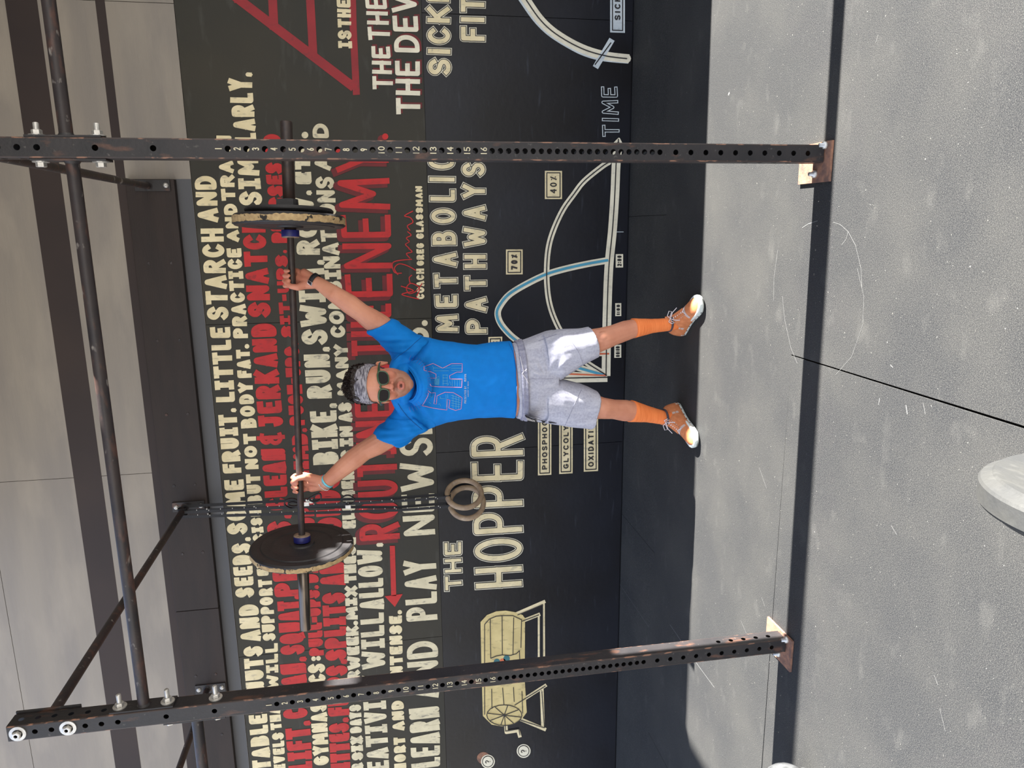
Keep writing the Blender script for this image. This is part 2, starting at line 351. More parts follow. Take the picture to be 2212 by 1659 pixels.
def stroke_mesh(mb, polys, w, proj, mi=0, cap=.5):
    cnt = DAB
    def put_(vs, f):                    # every brush dab a hair in front of the last, so none coincide
        cnt[0] += 1; d = Vector((0, -1.1e-5*(cnt[0] % 100), 0)); mb.add([v+d for v in vs], f, mi)
    for pl, dot in polys:
        if dot == 2: ww = w*.75
        else: ww = w*1.1 if dot else w
        isdot = dot == 1 or dot is True
        n = len(pl)
        closed = n > 3 and abs(pl[0][0]-pl[-1][0]) + abs(pl[0][1]-pl[-1][1]) < .5
        for i in range(n-1):
            ax, ay = pl[i]; bx, by = pl[i+1]; L = math.hypot(bx-ax, by-ay)
            if L < 1e-6: continue
            dx, dy = (bx-ax)/L, (by-ay)/L; e0 = ww*cap if (i == 0 and not closed and not isdot) else 0; e1 = ww*cap if (i == n-2 and not closed and not isdot) else 0
            if dot == 2: e0 = e1 = 0
            ax -= dx*e0; ay -= dy*e0; bx += dx*e1; by += dy*e1
            px, py = -dy*ww/2, dx*ww/2
            put_([proj(ax+px, ay+py), proj(ax-px, ay-py), proj(bx-px, by-py), proj(bx+px, by+py)], [(0, 1, 2, 3)])
        rng_ = range(n) if isdot or closed or dot == 2 else range(1, n-1)
        for i in rng_:
            k = 10; c = pl[i]; w2 = ww*(.5 if not (dot == 2 and i == n-1) else .22)
            put_([proj(c[0]+w2*math.cos(2*PI*q/k), c[1]+w2*math.sin(2*PI*q/k)) for q in range(k)], [tuple(range(k))])
LAY = [0]
def lay(d=1): return lambda x, y: at(x, y, W-0.0013*d)
def wordP(y0, y1, xb0, xb1, xt0, xt1):
    def P(s, t, w, jx):
        xb = xb0+(xb1-xb0)*s; xt = xt0+(xt1-xt0)*s; yy = y0+(y1-y0)*s
        h = (xb-xt); ins = (w/2)/max(h, 1e-6)
        tt = ins + t*(1-2*ins)
        x = xb + (xt-xb)*tt; sl = -9e-5*(yy-440)
        return (x, yy + sl*(x-xb) + jx*h*.6)
    return P
def word(name, text, y0, y1, xb0, xb1, xt0, xt1, w, styles, gap=.18, parent=None, seed=0, label=None, mb=None):
    """styles: list of (extra width, material index/dx/dy) from bottom to top"""
    own = mb is None
    mats = [st[1] for st in styles]
    if own: mb = MB()
    P = wordP(y0, y1, xb0, xb1, xt0, xt1)
    polys = letter_polys(text, y0, y1, P, abs(y1-y0), w, gap, seed=seed)
    for k, st in enumerate(styles):
        ew, dx, dy = st[0], (st[2] if len(st) > 2 else 0), (st[3] if len(st) > 3 else 0)
        pp = [([(a+dx, b+dy) for a, b in pl], d) for pl, d in polys]
        stroke_mesh(mb, pp, w+ew, lay(1+k+(st[4] if len(st) > 4 else 0)), k if own else st[5] if len(st) > 5 else 0)
    if own:
        o = mb.flat('painted_word', [M[q] for q in mats], wall)
        if label: o['label'] = label
        return o
def row(label, colour, items, w, gap=.16):
    for k, it in enumerate(items):
        mb = MB(); text, y0, y1, xb0, xb1, xt0, xt1 = it[:7]; ww = it[7] if len(it) > 7 else w
        word('', text, y0, y1, xb0, xb1, xt0, xt1, ww, [(0, colour)], gap, mb=mb, seed=k)
        o = mb.flat('painted_word', M[colour], wall); o['label'] = label
    return o
row('cream lettering, top row: tables, nuts and seeds', 'p_cream', [
 ('TABLES,', 1661, 1503, 586, 574, 546, 534), ('NUTS', 1493, 1394, 571, 568, 532, 525), ('AND', 1384, 1304, 564, 558, 520, 515),
 ('SEEDS,', 1289, 1160, 550, 541, 509, 498), ('SOME', 1153, 1035, 536, 526, 491, 484), ('FRU|T,', 1021, 881, 522, 510, 482, 470),
 ('L|TTLE', 868, 706, 508, 497, 467, 453), ('STARCH', 691, 493, 495, 482, 448, 433), ('AND', 479.5, 380, 472, 467, 428, 419)], 11.5)
row('smaller cream lettering of the second row', 'p_cream', [
 ('EVELS', 1663, 1581, 617, 613, 592, 587, 8), ('THAT', 1575, 1508, 609, 603, 585, 579, 8), ('W|LL', 1488, 1389, 602, 600, 577, 572, 8), ('SUPPORT', 1383, 1250, 596, 587, 568, 557, 8.5),
 ('EXERC|SE', 1243, 1100, 581, 564, 556, 538, 8.5), ('BUT', 1088, 1023.5, 567, 561.5, 535, 531), ('NOT', 1013, 936, 559, 552, 530, 525), ('BODY', 924, 826, 555, 545, 521, 514),
 ('FAT.', 816, 744, 544, 538, 513, 509), ('PRACT|CE', 730, 536, 536, 521, 504, 489), ('AND', 522, 440, 517, 512, 491, 482), ('TRA|N', 434, 293, 509, 500, 479, 467)], 9.5)
row('red lettering of the third row: lift, clean, squat, press', 'p_red', [
 ('L|FT,', 1663, 1556, 675, 670, 624, 615), ('CLEAN,', 1550, 1418, 665, 661, 612, 604), ('SQUAT,', 1412, 1284, 659, 650, 606, 598),
 ('PRESS,', 1287, 1108, 646, 628, 594, 573), ('CLEAN', 1101, 968, 623, 616, 575, 563), ('&', 962, 926, 613, 611, 560, 556, 9), ('JERK', 921, 798, 613, 601, 559, 548), ('AND', 793, 698, 600, 597, 549, 541), ('SNATCH', 685, 470, 586, 572, 536, 521)], 14, .12)
row('cream word at the end of the third row', 'p_cream', [('S|M', 445, 341, 568, 557, 517, 512), ('|LARLY,', 334, 156, 556, 543, 511, 490)], 12)
row('cream word gymnastics in the fourth row', 'p_cream', [('GYMNAST|CS', 1651, 1432, 711, 702, 678, 664), (':', 1428, 1414, 697, 696, 668, 668)], 9.5, .1)
row('red lettering of the fourth row: pull-ups, push-ups, sit-ups', 'p_red', [
 ('PULL-UPS,', 1415, 1264, 700, 690, 668, 660), ('D|PS,', 1258, 1170, 689, 684, 655, 648), ('ROPE', 1160, 1075, 682, 677, 647, 642), ('CL|MB,', 1062, 924, 670, 664, 638, 629), ('PUSH-UPS,', 918, 738, 659, 645, 626, 612), ('S|T-UPS,', 729, 538, 634, 620, 608, 592, 9),
 ('PRESSES', 525, 352, 623, 611, 587, 572), ('TO', 343, 290, 609, 606, 570, 568)], 11.5, .1)
row('red lettering of the fifth row: flips, splits and holds', 'p_red', [
 ('ETTES,', 1663, 1550, 757, 754, 715, 709), ('FL|PS,', 1544, 1424, 755, 750, 709, 702), ('SPL|TS', 1425, 1278, 749, 746, 703, 695), ('AND', 1263, 1188, 747, 742, 692, 686), ('HOLDS.', 1180, 1010, 741, 733, 688, 676)], 14, .1)
row('worn cream lettering: bike, run, swim, row', 'p_creamworn', [
 ('B|KE,', 1002, 870, 732, 726, 677, 668), ('RUN,', 860, 748, 717, 711, 664, 654), ('SW|M,', 744, 560, 709, 699, 652, 641), ('ROW,', 550, 410, 692, 674, 641, 636), ('ETC.', 398, 286, 674, 665, 638, 636)], 13.5)
row('worn small cream lettering: six days per week', 'p_creamworn', [
 ('OR', 1680, 1647, 786, 784, 760, 759), ('S|X', 1641, 1589, 785, 783, 760, 757), ('DAYS', 1582, 1521, 782, 780, 756, 754), ('PER', 1513, 1447, 779, 777, 752, 750), ('WEEK.', 1445, 1341, 779, 773, 751, 746),
 ('M|X', 1338, 1265, 773, 771, 747, 745), ('THESE', 1258, 1160, 770, 769, 744, 741), ('ELEMENTS', 1141, 972, 769, 764, 740, 735), ('|N', 964, 920, 763, 762, 734, 733), ('AS', 911, 869, 761, 760, 731, 730), ('MANY', 855, 744, 756, 751, 729, 721),
 ('COMB|NAT|ONS', 729, 382, 747, 721, 715, 680), ('AND', 368, 267, 715, 709, 680, 674)], 9.5, .1)
row('cream lettering: creativity will allow', 'p_creamworn', [('EAT|V|TY', 1663, 1456, 841, 831, 794, 781), ('W|LL', 1442, 1322, 833, 829, 782, 778), ('ALLOW,', 1315, 1172, 830, 825, 777, 770)], 11)
row('cream lettering: short and intense', 'p_cream', [('HORT', 1663, 1591, 878, 875, 852, 850), ('AND', 1577, 1512, 874, 872, 848, 845), ('|NTENSE.', 1476, 1318, 871, 868, 843, 840)], 9)
row('tall cream lettering: learn and play new sports', 'p_creamworn', [('LEARN', 1655, 1525, 951, 949, 889, 883), ('AND', 1506, 1382, 948, 946, 882, 878), ('PLAY', 1338, 1207, 945, 942, 878, 871), ('NEW', 1154, 997, 940, 937, 872, 863), ('SPORTS', 984, 706, 936, 926, 863, 856), ('.', 704, 692, 924, 923, 860, 859)], 12)
# the big red sentence with its darker shadow
for t, a in (('ROUT|NE', (1164, 866, 864, 852, 777, 766)), ('|S', (846, 784, 851, 849, 764, 761)), ('THE', (767, 656, 847, 845, 760, 756)), ('ENEMY.', (641, 284, 849, 838, 748, 720))):
    word('', t, *a, 12.5, [(5, 'p_darkred', -7, 6), (0, 'p_red')], .22, label='big red word with a dark red shadow')
# red arrow under it
def poly(pts, m, d=1, name='painted_mark', parent=wall, label=None):
    mb = MB(); pr = lay(d)
    mb.add([pr(*p) for p in pts], [tuple(range(len(pts)))]); o = mb.flat(name, M[m] if isinstance(m, str) else m, parent)
    if label: o['label'] = label
    return o
mb = MB(); pr = lay(2)
mb.add([pr(*p) for p in ((842, 1179), (853, 1179), (856, 1287), (845, 1287))], [(0, 1, 2, 3)])
mb.add([pr(*p) for p in ((831, 1288), (870, 1283), (853, 1311))], [(0, 1, 2)])
o = mb.flat('painted_arrow', M['p_red'], wall); o['label'] = 'red arrow pointing left'
def cat(c, k=6):
    out = []
    for i in range(len(c)-1):
        p0, p1, p2, p3 = c[max(i-1, 0)], c[i], c[i+1], c[min(i+2, len(c)-1)]
        for j in range(k):
            t = j/k; out.append(tuple(.5*((2*b)+(d-a)*t+(2*a-5*b+4*d-e)*t*t+(3*b-a-3*d+e)*t*t*t) for a, b, d, e in zip(p0, p1, p2, p3)))
    return out+[c[-1]]
# red triangle with bars, at the right
def strokes(lst, name='painted_line', label=None):   # (points, width, material) in layers from bottom to top
    mats = []; mb = MB()
    for k, it in enumerate(lst):
        pts, w, m = it[:3]; d = it[3] if len(it) > 3 else k+1
        if m not in mats: mats.append(m)
        stroke_mesh(mb, [(pts, False)], w, lay(d), mats.index(m), .0)
    o = mb.flat(name, [M[m] for m in mats], wall)
    if label: o['label'] = label
    return o
strokes([([(494, -18), (765, 189)], 20, 'p_redline', 1), ([(761, -20), (763, 60), (770, 205)], 15, 'p_redline', 1), ([(588, -20), (592, 64)], 19, 'p_redline', 1), ([(669, -20), (677, 127)], 18, 'p_redline', 1), ([(518, -20), (519, 6)], 26, 'p_redline', 1)], 'painted_triangle', 'red outlined triangle with two bars across')
row('cream words inside the red triangle', 'p_cream', [('|S', 105, 66, 761, 759, 731, 729), ('THE', 60, 0, 759, 757, 730, 727)], 8)
for t, a, w in (('THE', (194, 101, 850, 842, 805, 802), 8.5), ('THEO', (88, -42, 844, 830, 796, 785), 8.5), ('THE', (248, 133, 908, 907, 856, 853), 10), ('DEVE', (114, -50, 907, 897, 852, 842), 10)):
    word('', t, *a, w, [(2, 'p_darkred', 3, -3), (0, 'p_white')], .18, label='off-white capitals shaded with dark red')
# signature and its printed name
sig = [[(905, 646), (868, 636), (893, 628), (866, 618)], [(900, 640), (906, 622), (888, 612), (878, 622), (884, 634), (900, 628), (912, 612)], [(886, 612), (884, 600), (890, 594)],
       [(860, 594), (852, 580), (862, 570), (880, 574), (898, 584)], [(868, 590), (852, 588), (850, 566), (890, 560)], [(886, 558), (878, 548), (890, 544), (882, 536)], [(884, 536), (876, 528), (884, 522), (878, 514), (888, 508), (880, 500)], [(886, 498), (880, 488), (892, 480), (886, 470), (874, 466), (892, 456)]]
strokes([(cat(s_, 5), 2.2, 'p_red', 2) for s_ in sig], 'painted_signature', 'thin red handwritten signature')
row('small cream capitals under the signature', 'p_cream', [('COACH', 646, 580, 917, 916, 900, 899), ('GREG', 574, 525, 916, 916, 900, 899), ('GLASSMAN', 516, 402, 916, 912, 899, 897)], 5)
# outlined capitals on the black panels: pale edge, black line, cream body
OUT = [(6.2, 'p_white'), (3.4, 'p_black'), (0, 'p_cream')]
def outl(text, a, w, gap=.35, sty=OUT): word('', text, *a, w, sty, gap, label='cream outlined capitals')
outl('METABOL|C'.replace('|', 'I'), (716, 337, 989, 981, 944, 925), 9, .62)
outl('PATHWAYS', (719, 352, 1051, 1047, 1007, 998), 9, .62)
outl('SICKN', (163, -30, 974, 970, 925, 922), 10, .3)
outl('FITN', (89, -50, 1047, 1046, 996, 995), 10, .3)
outl('THE', (1273, 1171, 997, 996, 962, 960), 6.5, .3)
outl('HOPPER', (1265, 939, 1127, 1130, 1028, 1017), 11, .3)
TS = [(3.6, 'p_pale'), (0, 'mural_black')]
word('', 'TIME', 294, 189, 1337, 1332, 1303, 1300, 3.4, TS, .4, label='open pale capitals beside the graph arrow')
# label plates with lettering
def plate(x0, x1, y0, y1, text, ty0, ty1, tw, fr=2.2, m='p_cream', tm='p_black', pad=4.2, frame=True):
    mb = MB(); a = lay(2); b = lay(3); c = lay(4); mats = [M[m], M[tm]]
    q = lambda x, y: (x, y - 9e-5*(y-440)*(x-x0))
    mb.add([a(*q(x0, y0)), a(*q(x1, y0)), a(*q(x1, y1)), a(*q(x0, y1))], [(0, 1, 2, 3)], 0)
    if frame:
        s_ = 1 if y1 > y0 else -1
        pts = [q(x0+pad, y0+s_*pad), q(x1-pad, y0+s_*pad), q(x1-pad, y1-s_*pad), q(x0+pad, y1-s_*pad), q(x0+pad, y0+s_*pad)]
        stroke_mesh(mb, [(pts, False)], fr, b, 1, 0)
    ins = (x1-x0)*(.3 if frame else .2)
    P = wordP(ty0, ty1, x1-ins, x1-ins, x0+ins, x0+ins)
    stroke_mesh(mb, letter_polys(text, ty0, ty1, P, abs(ty1-ty0), tw, .4), tw, c, 1, .3)
    o = mb.flat('painted_plate', mats, wall); o['label'] = 'cream painted label with dark lettering'; return o
plate(1162, 1191, 1027, 880, 'PHOSPHOGEN', 1014, 884, 2.6)
plate(1208, 1237, 1024, 880, 'GLYCOLYTIC', 1012, 884, 2.6)
plate(1261, 1292, 1019, 880, 'OXIDATIVE', 1008, 906, 2.6)
plate(1177, 1214, 430, 369, '40%', 418, 380, 2.6)
plate(1093, 1129, 593, 539, '70%', 583, 549, 3.6)
plate(1055, 1085, 790, 728, '20%', 776, 736, 2.8)
plate(1330, 1346, 578, 549, '2:00', 575, 552, 2.4, frame=False, m='p_white')
plate(1329, 1342, 683, 655, '1:00', 680, 658, 2.4, frame=False, m='p_white')
plate(1327, 1342, 773, 745, '00:10', 771, 748, 2.4, frame=False, m='p_white')
plate(1318, 1350, 70, -60, 'SICKNESS', 44, -70, 3.0, m='p_pale', pad=5)
# the graph
ax = [(1309, 812), (1311, 691), (1315, 580), (1323, 496), (1328, 420), (1331, 352), (1335, 318)]
ay = [(1312, 815), (1214, 817), (1100, 822), (1060, 824)]
c_white = [(1316, 350), (1300, 360), (1262, 391), (1240, 419), (1216, 453), (1196, 496), (1185, 534), (1181, 577), (1182, 622), (1188, 660), (1201, 696), (1220, 730), (1252, 772), (1311, 811)]
c_blue = [(1316, 562), (1275, 569), (1226, 579.5), (1183, 592), (1140, 612), (1102, 635), (1082, 658), (1075, 676), (1080, 696), (1095, 716), (1115, 734), (1150, 757), (1200, 780), (1252, 795), (1310, 811)]
c_or = [(1310, 811), (1230, 808), (1120, 806), (1110, 790), (1130, 770), (1200, 766), (1316, 764)]
c_white = cat(c_white); c_blue = cat(c_blue); ax = cat(ax)
strokes([(c_or, 10, 'p_white', 1), (c_blue, 14, 'p_white', 1), (c_white, 12, 'p_white', 1), (ax, 19, 'p_white', 2), (ay, 20, 'p_white', 2),
         (c_or, 3.5, 'p_orange', 3), ([(x-2, y) for x, y in c_blue], 5.5, 'p_blue', 3), (c_white, 2.4, 'p_black', 4), (ax+[(1336, 300)], 2.4, 'p_black', 4), (ay, 2.4, 'p_black', 4),
         ([(1325, 312), (1337, 300), (1343, 312)], 5, 'p_white', 3), ([(1331, 501), (1347, 501)], 1.4, 'p_pale', 1)], 'painted_graph', 'painted graph of overlapping cream and blue curves')
c_s = [(1127, -14), (1136.7, 0), (1163, 38), (1191, 66), (1229, 91), (1267, 109), (1305, 120), (1330, 124), (1359, 127)]
c_s2 = [(1119, -9), (1128, 4), (1155, 42), (1185, 72), (1225, 98), (1263, 117), (1305, 128), (1357, 133)]
c_s = cat(c_s, 4); c_s2 = cat(c_s2, 4)
strokes([(c_s, 19, 'p_white', 1), (c_s2, 9, 'p_pale', 1), ([(1322, 85), (1286, 146)], 13, 'p_pale', 2), (c_s[:-1]+[(1353, 126.6)], 2.6, 'p_black', 3), ([(1320, 92), (1285, 140)], 2.6, 'p_black', 3)], 'painted_curve', 'thick pale curve crossed by a short stroke')
# the drum drawing
def q4(x, y): return (900+x/3.95, 1240+y/3.95)
body = [q4(*p) for p in ((545, 410), (600, 350), (680, 318), (760, 312), (840, 325), (905, 350), (925, 375), (918, 1180), (935, 1185), (905, 1225), (830, 1275), (730, 1300), (640, 1285), (565, 1210), (550, 800))]
body = [q4(*p) for p in ((545, 410), (600, 350), (680, 318), (760, 312), (840, 325), (905, 350), (925, 378), (922, 900), (940, 1180), (905, 1228), (830, 1278), (730, 1300), (640, 1285), (565, 1210), (553, 800))]
mb = MB(); mb.add([lay(2)(*p) for p in body], [tuple(range(len(body)))])
legs = [[(860, 335), (1090, 235)], [(1085, 250), (1088, 730)], [(905, 400), (1045, 345)], [(1042, 345), (1042, 735)], [(1075, 985), (1085, 1320)], [(1060, 1000), (1072, 1310)], [(905, 1075), (1100, 950)], [(890, 1240), (1095, 1325)], [(760, 1290), (765, 1350), (865, 1335), (880, 1385)]]
for k, l in enumerate(legs): stroke_mesh(mb, [([q4(*p) for p in l], False)], (7 if k in (0, 6) else 4.2 if k in (1, 3, 4, 5) else 7.5), lay(1), 1, .3)
blk = [[(580, 1200), (580, 430), (620, 385), (680, 360), (730, 355), (820, 355), (895, 390), (890, 630)], [(627, 385), (632, 720)], [(729, 355), (731, 690)], [(828, 370), (822, 690)], [(632, 720), (680, 700), (730, 690), (800, 695), (850, 680), (877, 655), (880, 745)],
       [(640, 980), (642, 1150)], [(733, 970), (745, 1115)], [(826, 965), (832, 1090)], [(898, 1000), (905, 1190)],
       [(860, 350), (1075, 262), (1075, 700)], [(900, 403), (1045, 348)], [(835, 1120), (1100, 955)], [(880, 1245), (1090, 1312), (1068, 1000)], [(750, 1200), (758, 1340), (872, 1322), (882, 1375)]]
ell = [(748+150*math.cos(a*PI/10), 1205+88*math.sin(a*PI/10)) for a in range(21)]
blk.append(ell)
for a in range(8): blk.append([(748, 1205), (748+145*math.cos(a*PI/4+.2), 1205+84*math.sin(a*PI/4+.2))])
for l in blk: stroke_mesh(mb, [([q4(*p) for p in l], False)], 1.7, lay(4), 2, 0)
for (x, y, m_) in ((685, 752, 3), (768, 722, 3), (735, 750, 4)):
    c = q4(x, y); mb.add([lay(3)(c[0]+7*math.cos(k*PI/8), c[1]+7.5*math.sin(k*PI/8)) for k in range(16)], [tuple(range(16))], m_)
for (x, y, s_) in ((570, 1570, 5),):
    c = q4(x, y); mb.add([lay(1)(c[0]+14*math.cos(k*PI/10), c[1]+13*math.sin(k*PI/10)) for k in range(20)], [tuple(range(20))], 5)
for (x, y) in ((608, 1600), (913, 1510)):
    c = q4(x, y)
    for rr_, m_, d_ in ((15, 6, 2), (12.5, 2, 3), (10.8, 6, 4)):
        mb.add([lay(d_)(c[0]+rr_*math.cos(k*PI/12), c[1]+rr_*math.sin(k*PI/12)) for k in range(24)], [tuple(range(24))], m_)
    P = wordP(c[1]+4, c[1]-4, c[0]+6, c[0]+6, c[0]-6, c[0]-6)
    stroke_mesh(mb, letter_polys('?', 0, 0, P, 8, 1.6), 1.8, lay(5), 2, .2)
o = mb.flat('painted_drum', [M[q] for q in ('p_barrel', 'p_cream', 'p_black', 'p_teal', 'p_orange', 'rust', 'p_white')], wall); o['label'] = 'cream drawing of a crank drum on a stand with question-mark balls'
# ------------------------------------------------------------ rig: uprights
PW, PD = 0.054, 0.062
PY0, PY1 = 2.195, 2.195+PD
H_TOP = [2.58, 2.532, 2.485, 2.437, 2.388, 2.341, 2.293]
H_MID = [2.150, 2.004]
H_50 = [1.811-.0491*k for k in range(16)]
H_25 = [1.050-.0246*k for k in range(21)]
H_LOW = [0.507-.0489*k for k in range(10)]
HOLES = H_TOP+H_MID+H_50+H_25+H_LOW
def holed_strip(mb, P, holes, z0, z1, w, r, n=14):
    """P(u,z) -> point; a strip of width w from z0 to z1 with round holes"""
    hs = sorted(holes); ed = [z0]
    for i, h in enumerate(hs):
        lo = max(ed[-1], h-.0225) if i == 0 else max(h-.0225, (h+hs[i-1])/2); hi = min(h+.0225, (h+hs[i+1])/2) if i < len(hs)-1 else h+.0225
        if lo > ed[-1]+1e-5: mb.add([P(-w/2, ed[-1]), P(w/2, ed[-1]), P(w/2, lo), P(-w/2, lo)], [(0, 1, 2, 3)])
        # square to circle
        sq = []; ci = []
        for k in range(n):
            a = 2*PI*(k+.5)/n; c, s_ = math.cos(a), math.sin(a); ci.append(P(r*c, h+r*s_))
            k1 = min((w/2)/max(abs(c), 1e-6), ((hi-h) if s_ > 0 else (h-lo))/max(abs(s_), 1e-6)); sq.append((k1*c, h+k1*s_))
        cor = [(w/2, hi), (-w/2, hi), (-w/2, lo), (w/2, lo)]
        vs = [P(*p) for p in sq]+ci; fs = [(k, (k+1) % n, n+(k+1) % n, n+k) for k in range(n)]
        mb.add(vs, fs)
        for cpt in cor:        # fill corners
            best = min(range(n), key=lambda k: math.hypot((sq[k][0]+sq[(k+1) % n][0])/2-cpt[0], (sq[k][1]+sq[(k+1) % n][1])/2-cpt[1]))
            mb.add([P(*sq[best]), P(*cpt), P(*sq[(best+1) % n])], [(0, 1, 2)])
        ed.append(hi)
    if z1 > ed[-1]: mb.add([P(-w/2, ed[-1]), P(w/2, ed[-1]), P(w/2, z1), P(-w/2, z1)], [(0, 1, 2, 3)])
DIG = 'p_cream'
def bolt(mb, p, ax, L=.03, rw=.021):      # washer, nut, threaded end
    p = Vector(p); ax = Vector(ax).normalized()
    mb.lathe(p, ax, [(0, 0), (0, rw), (.003, rw), (.004, rw*.62)], 20, sm=False)
    mb.lathe(p, ax, [(.003, .0135), (.014, .0135), (.0155, .011), (.0155, .006)], 6, sm=False)
    if L > .016: mb.lathe(p, ax, [(.012, .0075), (L, .0075), (L+.002, .006), (L+.002, 0)], 14)
def upright(X, label, numbers=True, plate_rot=0.0):
    root = empty('rig_upright', (X, (PY0+PY1)/2, 0.0)); tag(root, label, 'gym rig', 'steel uprights of the pull-up rig')
    mb = MB(); z0, z1 = 0.012, 2.61; x0, x1 = X-PW/2, X+PW/2; r = .0083
    rc = .004
    holed_strip(mb, lambda u, z: (X+u, PY0, z), HOLES, z0, z1, PW-2*rc, r)
    holed_strip(mb, lambda u, z: (X-u, PY1, z), HOLES, z0, z1, PW-2*rc, r)
    SH = H_TOP+H_LOW[-5:]
    ym = (PY0+PY1)/2
    holed_strip(mb, lambda u, z: (x1, ym+u, z), SH, z0, z1, PD-2*rc, r)
    holed_strip(mb, lambda u, z: (x0, ym-u, z), SH, z0, z1, PD-2*rc, r)
    for sx_, sy_ in ((1, -1), (1, 1), (-1, 1), (-1, -1)):      # rounded corners
        cxx = X+sx_*(PW/2-rc); cyy = ym+sy_*(PD/2-rc); a0 = math.atan2(sy_, sx_)-PI/4
        pts = [(cxx+rc*math.cos(a0+k*PI/8), cyy+rc*math.sin(a0+k*PI/8)) for k in range(5)]
        mb.add([(px, py, z) for z in (z0, z1) for px, py in pts], [(k, k+1, k+6, k+5) for k in range(4)], 1, True)
    tube = mb.build('post', [M['steel_dark'], M['steel_edge']], root)
    # rolled rim of every hole (dark cut edge)
    rim = MB()
    for h in HOLES:
        for yy, dy in ((PY0, .003), (PY1, -.003)):
            rim.lathe((X, yy, h), (0, 1 if dy > 0 else -1, 0), [(0, r), (.003, r*.97)], 14)
    rim.build('hole_rims', M['steel_hole'], root)['kind'] = 'stuff'
    bp = MB()
    bx = Matrix.Rotation(plate_rot, 4, 'Z'); cxy = Vector((X-.025, PY0+.055, 0))
    pts = [cxy + bx @ Vector((sx_*.062, sy_*.088, 0)) for sx_, sy_ in ((-1, -1), (1, -1), (1, 1), (-1, 1))]
    bp.add([p+Vector((0, 0, z)) for z in (0.001, .009) for p in pts], [(0, 1, 2, 3), (4, 5, 6, 7), (0, 1, 5, 4), (1, 2, 6, 5), (2, 3, 7, 6), (3, 0, 4, 7)])
    bp.build('base_plate', M['rust'], root)
    for p in (cxy+Vector((-.035, -.01, .009)), cxy+Vector((.05, -.055, .009))):
        MB().lathe(p, (0, 0, 1), [(0, .012), (.008, .012), (.010, .007), (.022, .0065), (.022, 0)], 10).build('bolt', M['zinc'], root)
    if numbers:
        for k in range(16):
            nb = MB(); t = str(k+1); zc = 1.811+.0245-.0491*k; hgt = .0165; wd = .0085*len(t)+.0035*(len(t)-1) if k else .006
            def P(s, b, w, j, zc=zc, wd=wd): return ((s-.5)*wd, zc-hgt/2+b*hgt)
            stroke_mesh(nb, letter_polys(t, 0, 0, P, wd, .0025, .3), .0025, lambda a, b: Vector((X+a, PY0-.0006, b)), 0, .3)
            nb.flat('painted_number', M['p_creamworn'], root)
    return root
posts = {}
posts[0] = upright(-1.512, 'rust-flecked steel upright at the left, standing clear of the man', plate_rot=.0)
posts[1] = upright(0.2195, 'rust-flecked steel upright at the right, crossing in front of the barbell end')
posts[2] = upright(1.95, 'steel upright beyond the right edge of the picture', numbers=False)
posts[3] = upright(-2.65, 'steel upright beyond the left edge of the picture', numbers=False)
for o in (posts[2], posts[3]): pass
# bolts through the left upright that hold its brace bracket
for h in (2.58, 2.437):
    ft = MB(); bolt(ft, (-1.512, PY0, h), (0, -1, 0), .015, .0245); ft.build('bolt', M['zinc'], posts[0])
# ------------------------------------------------------------ pull-up bars
def flange(mb, X, z, side, h=.19):        # end plate of a bar on the side of an upright
    ym = (PY0+PY1)/2; a = X+side*PW/2; b = a+side*.006
    mb.box((min(a, b), ym-PD/2+.003, z-h/2), (max(a, b), ym+PD/2-.003, z+h/2), bev=.0015)
def pullbar(XA, XB, z, label, bolts=True):
    root = empty('pull_up_bar', ((XA+XB)/2, (PY0+PY1)/2, z)); tag(root, label, 'pull-up bar', 'pull-up bars of the rig')
    ym = (PY0+PY1)/2; b = MB(); b.tube([(XA+PW/2+.004, ym, z), ((XA+XB)/2, ym, z), (XB-PW/2-.004, ym, z)], .0175, 24)
    b.build('pipe', M['steel_pipe'], root)
    for X, s_ in ((XA, 1), (XB, -1)):
        f = MB(); flange(f, X, z, s_); f.build('end_plate', M['steel_dark'], root)
        MB().lathe((X+s_*(PW/2+.006), ym, z), (s_, 0, 0), [(0, .022), (.004, .019), (.007, .0175)], 20).build('weld', M['steel_dark'], root)
    return root
b1 = pullbar(-1.512, 0.2195, 2.222, 'round black pull-up bar joining the two uprights overhead')
b2 = pullbar(0.2195, 1.95, 2.228, 'round black pull-up bar running off to the right of the right upright')
b3 = pullbar(-2.65, -1.512, 2.068, 'lower black pull-up bar running off to the left of the left upright')
ym = (PY0+PY1)/2
for X, s_, zs, par, L in ((-1.512+PW/2+.006, 1, (2.293, 2.150), b1, .042), (-1.512+PW/2, 1, (2.004,), b3, .042), (0.2195+PW/2+.006, 1, (2.30, 2.150), b2, .032), (0.2195-PW/2-.006, -1, (2.30, 2.150), b1, .012), (-1.512-PW/2-.006, -1, (2.150, 2.004), b3, .012)):
    for z in zs:
        q = MB(); bolt(q, (X, ym, z), (s_, 0, 0), L, .021); q.build('bolt', M['zinc'], par)
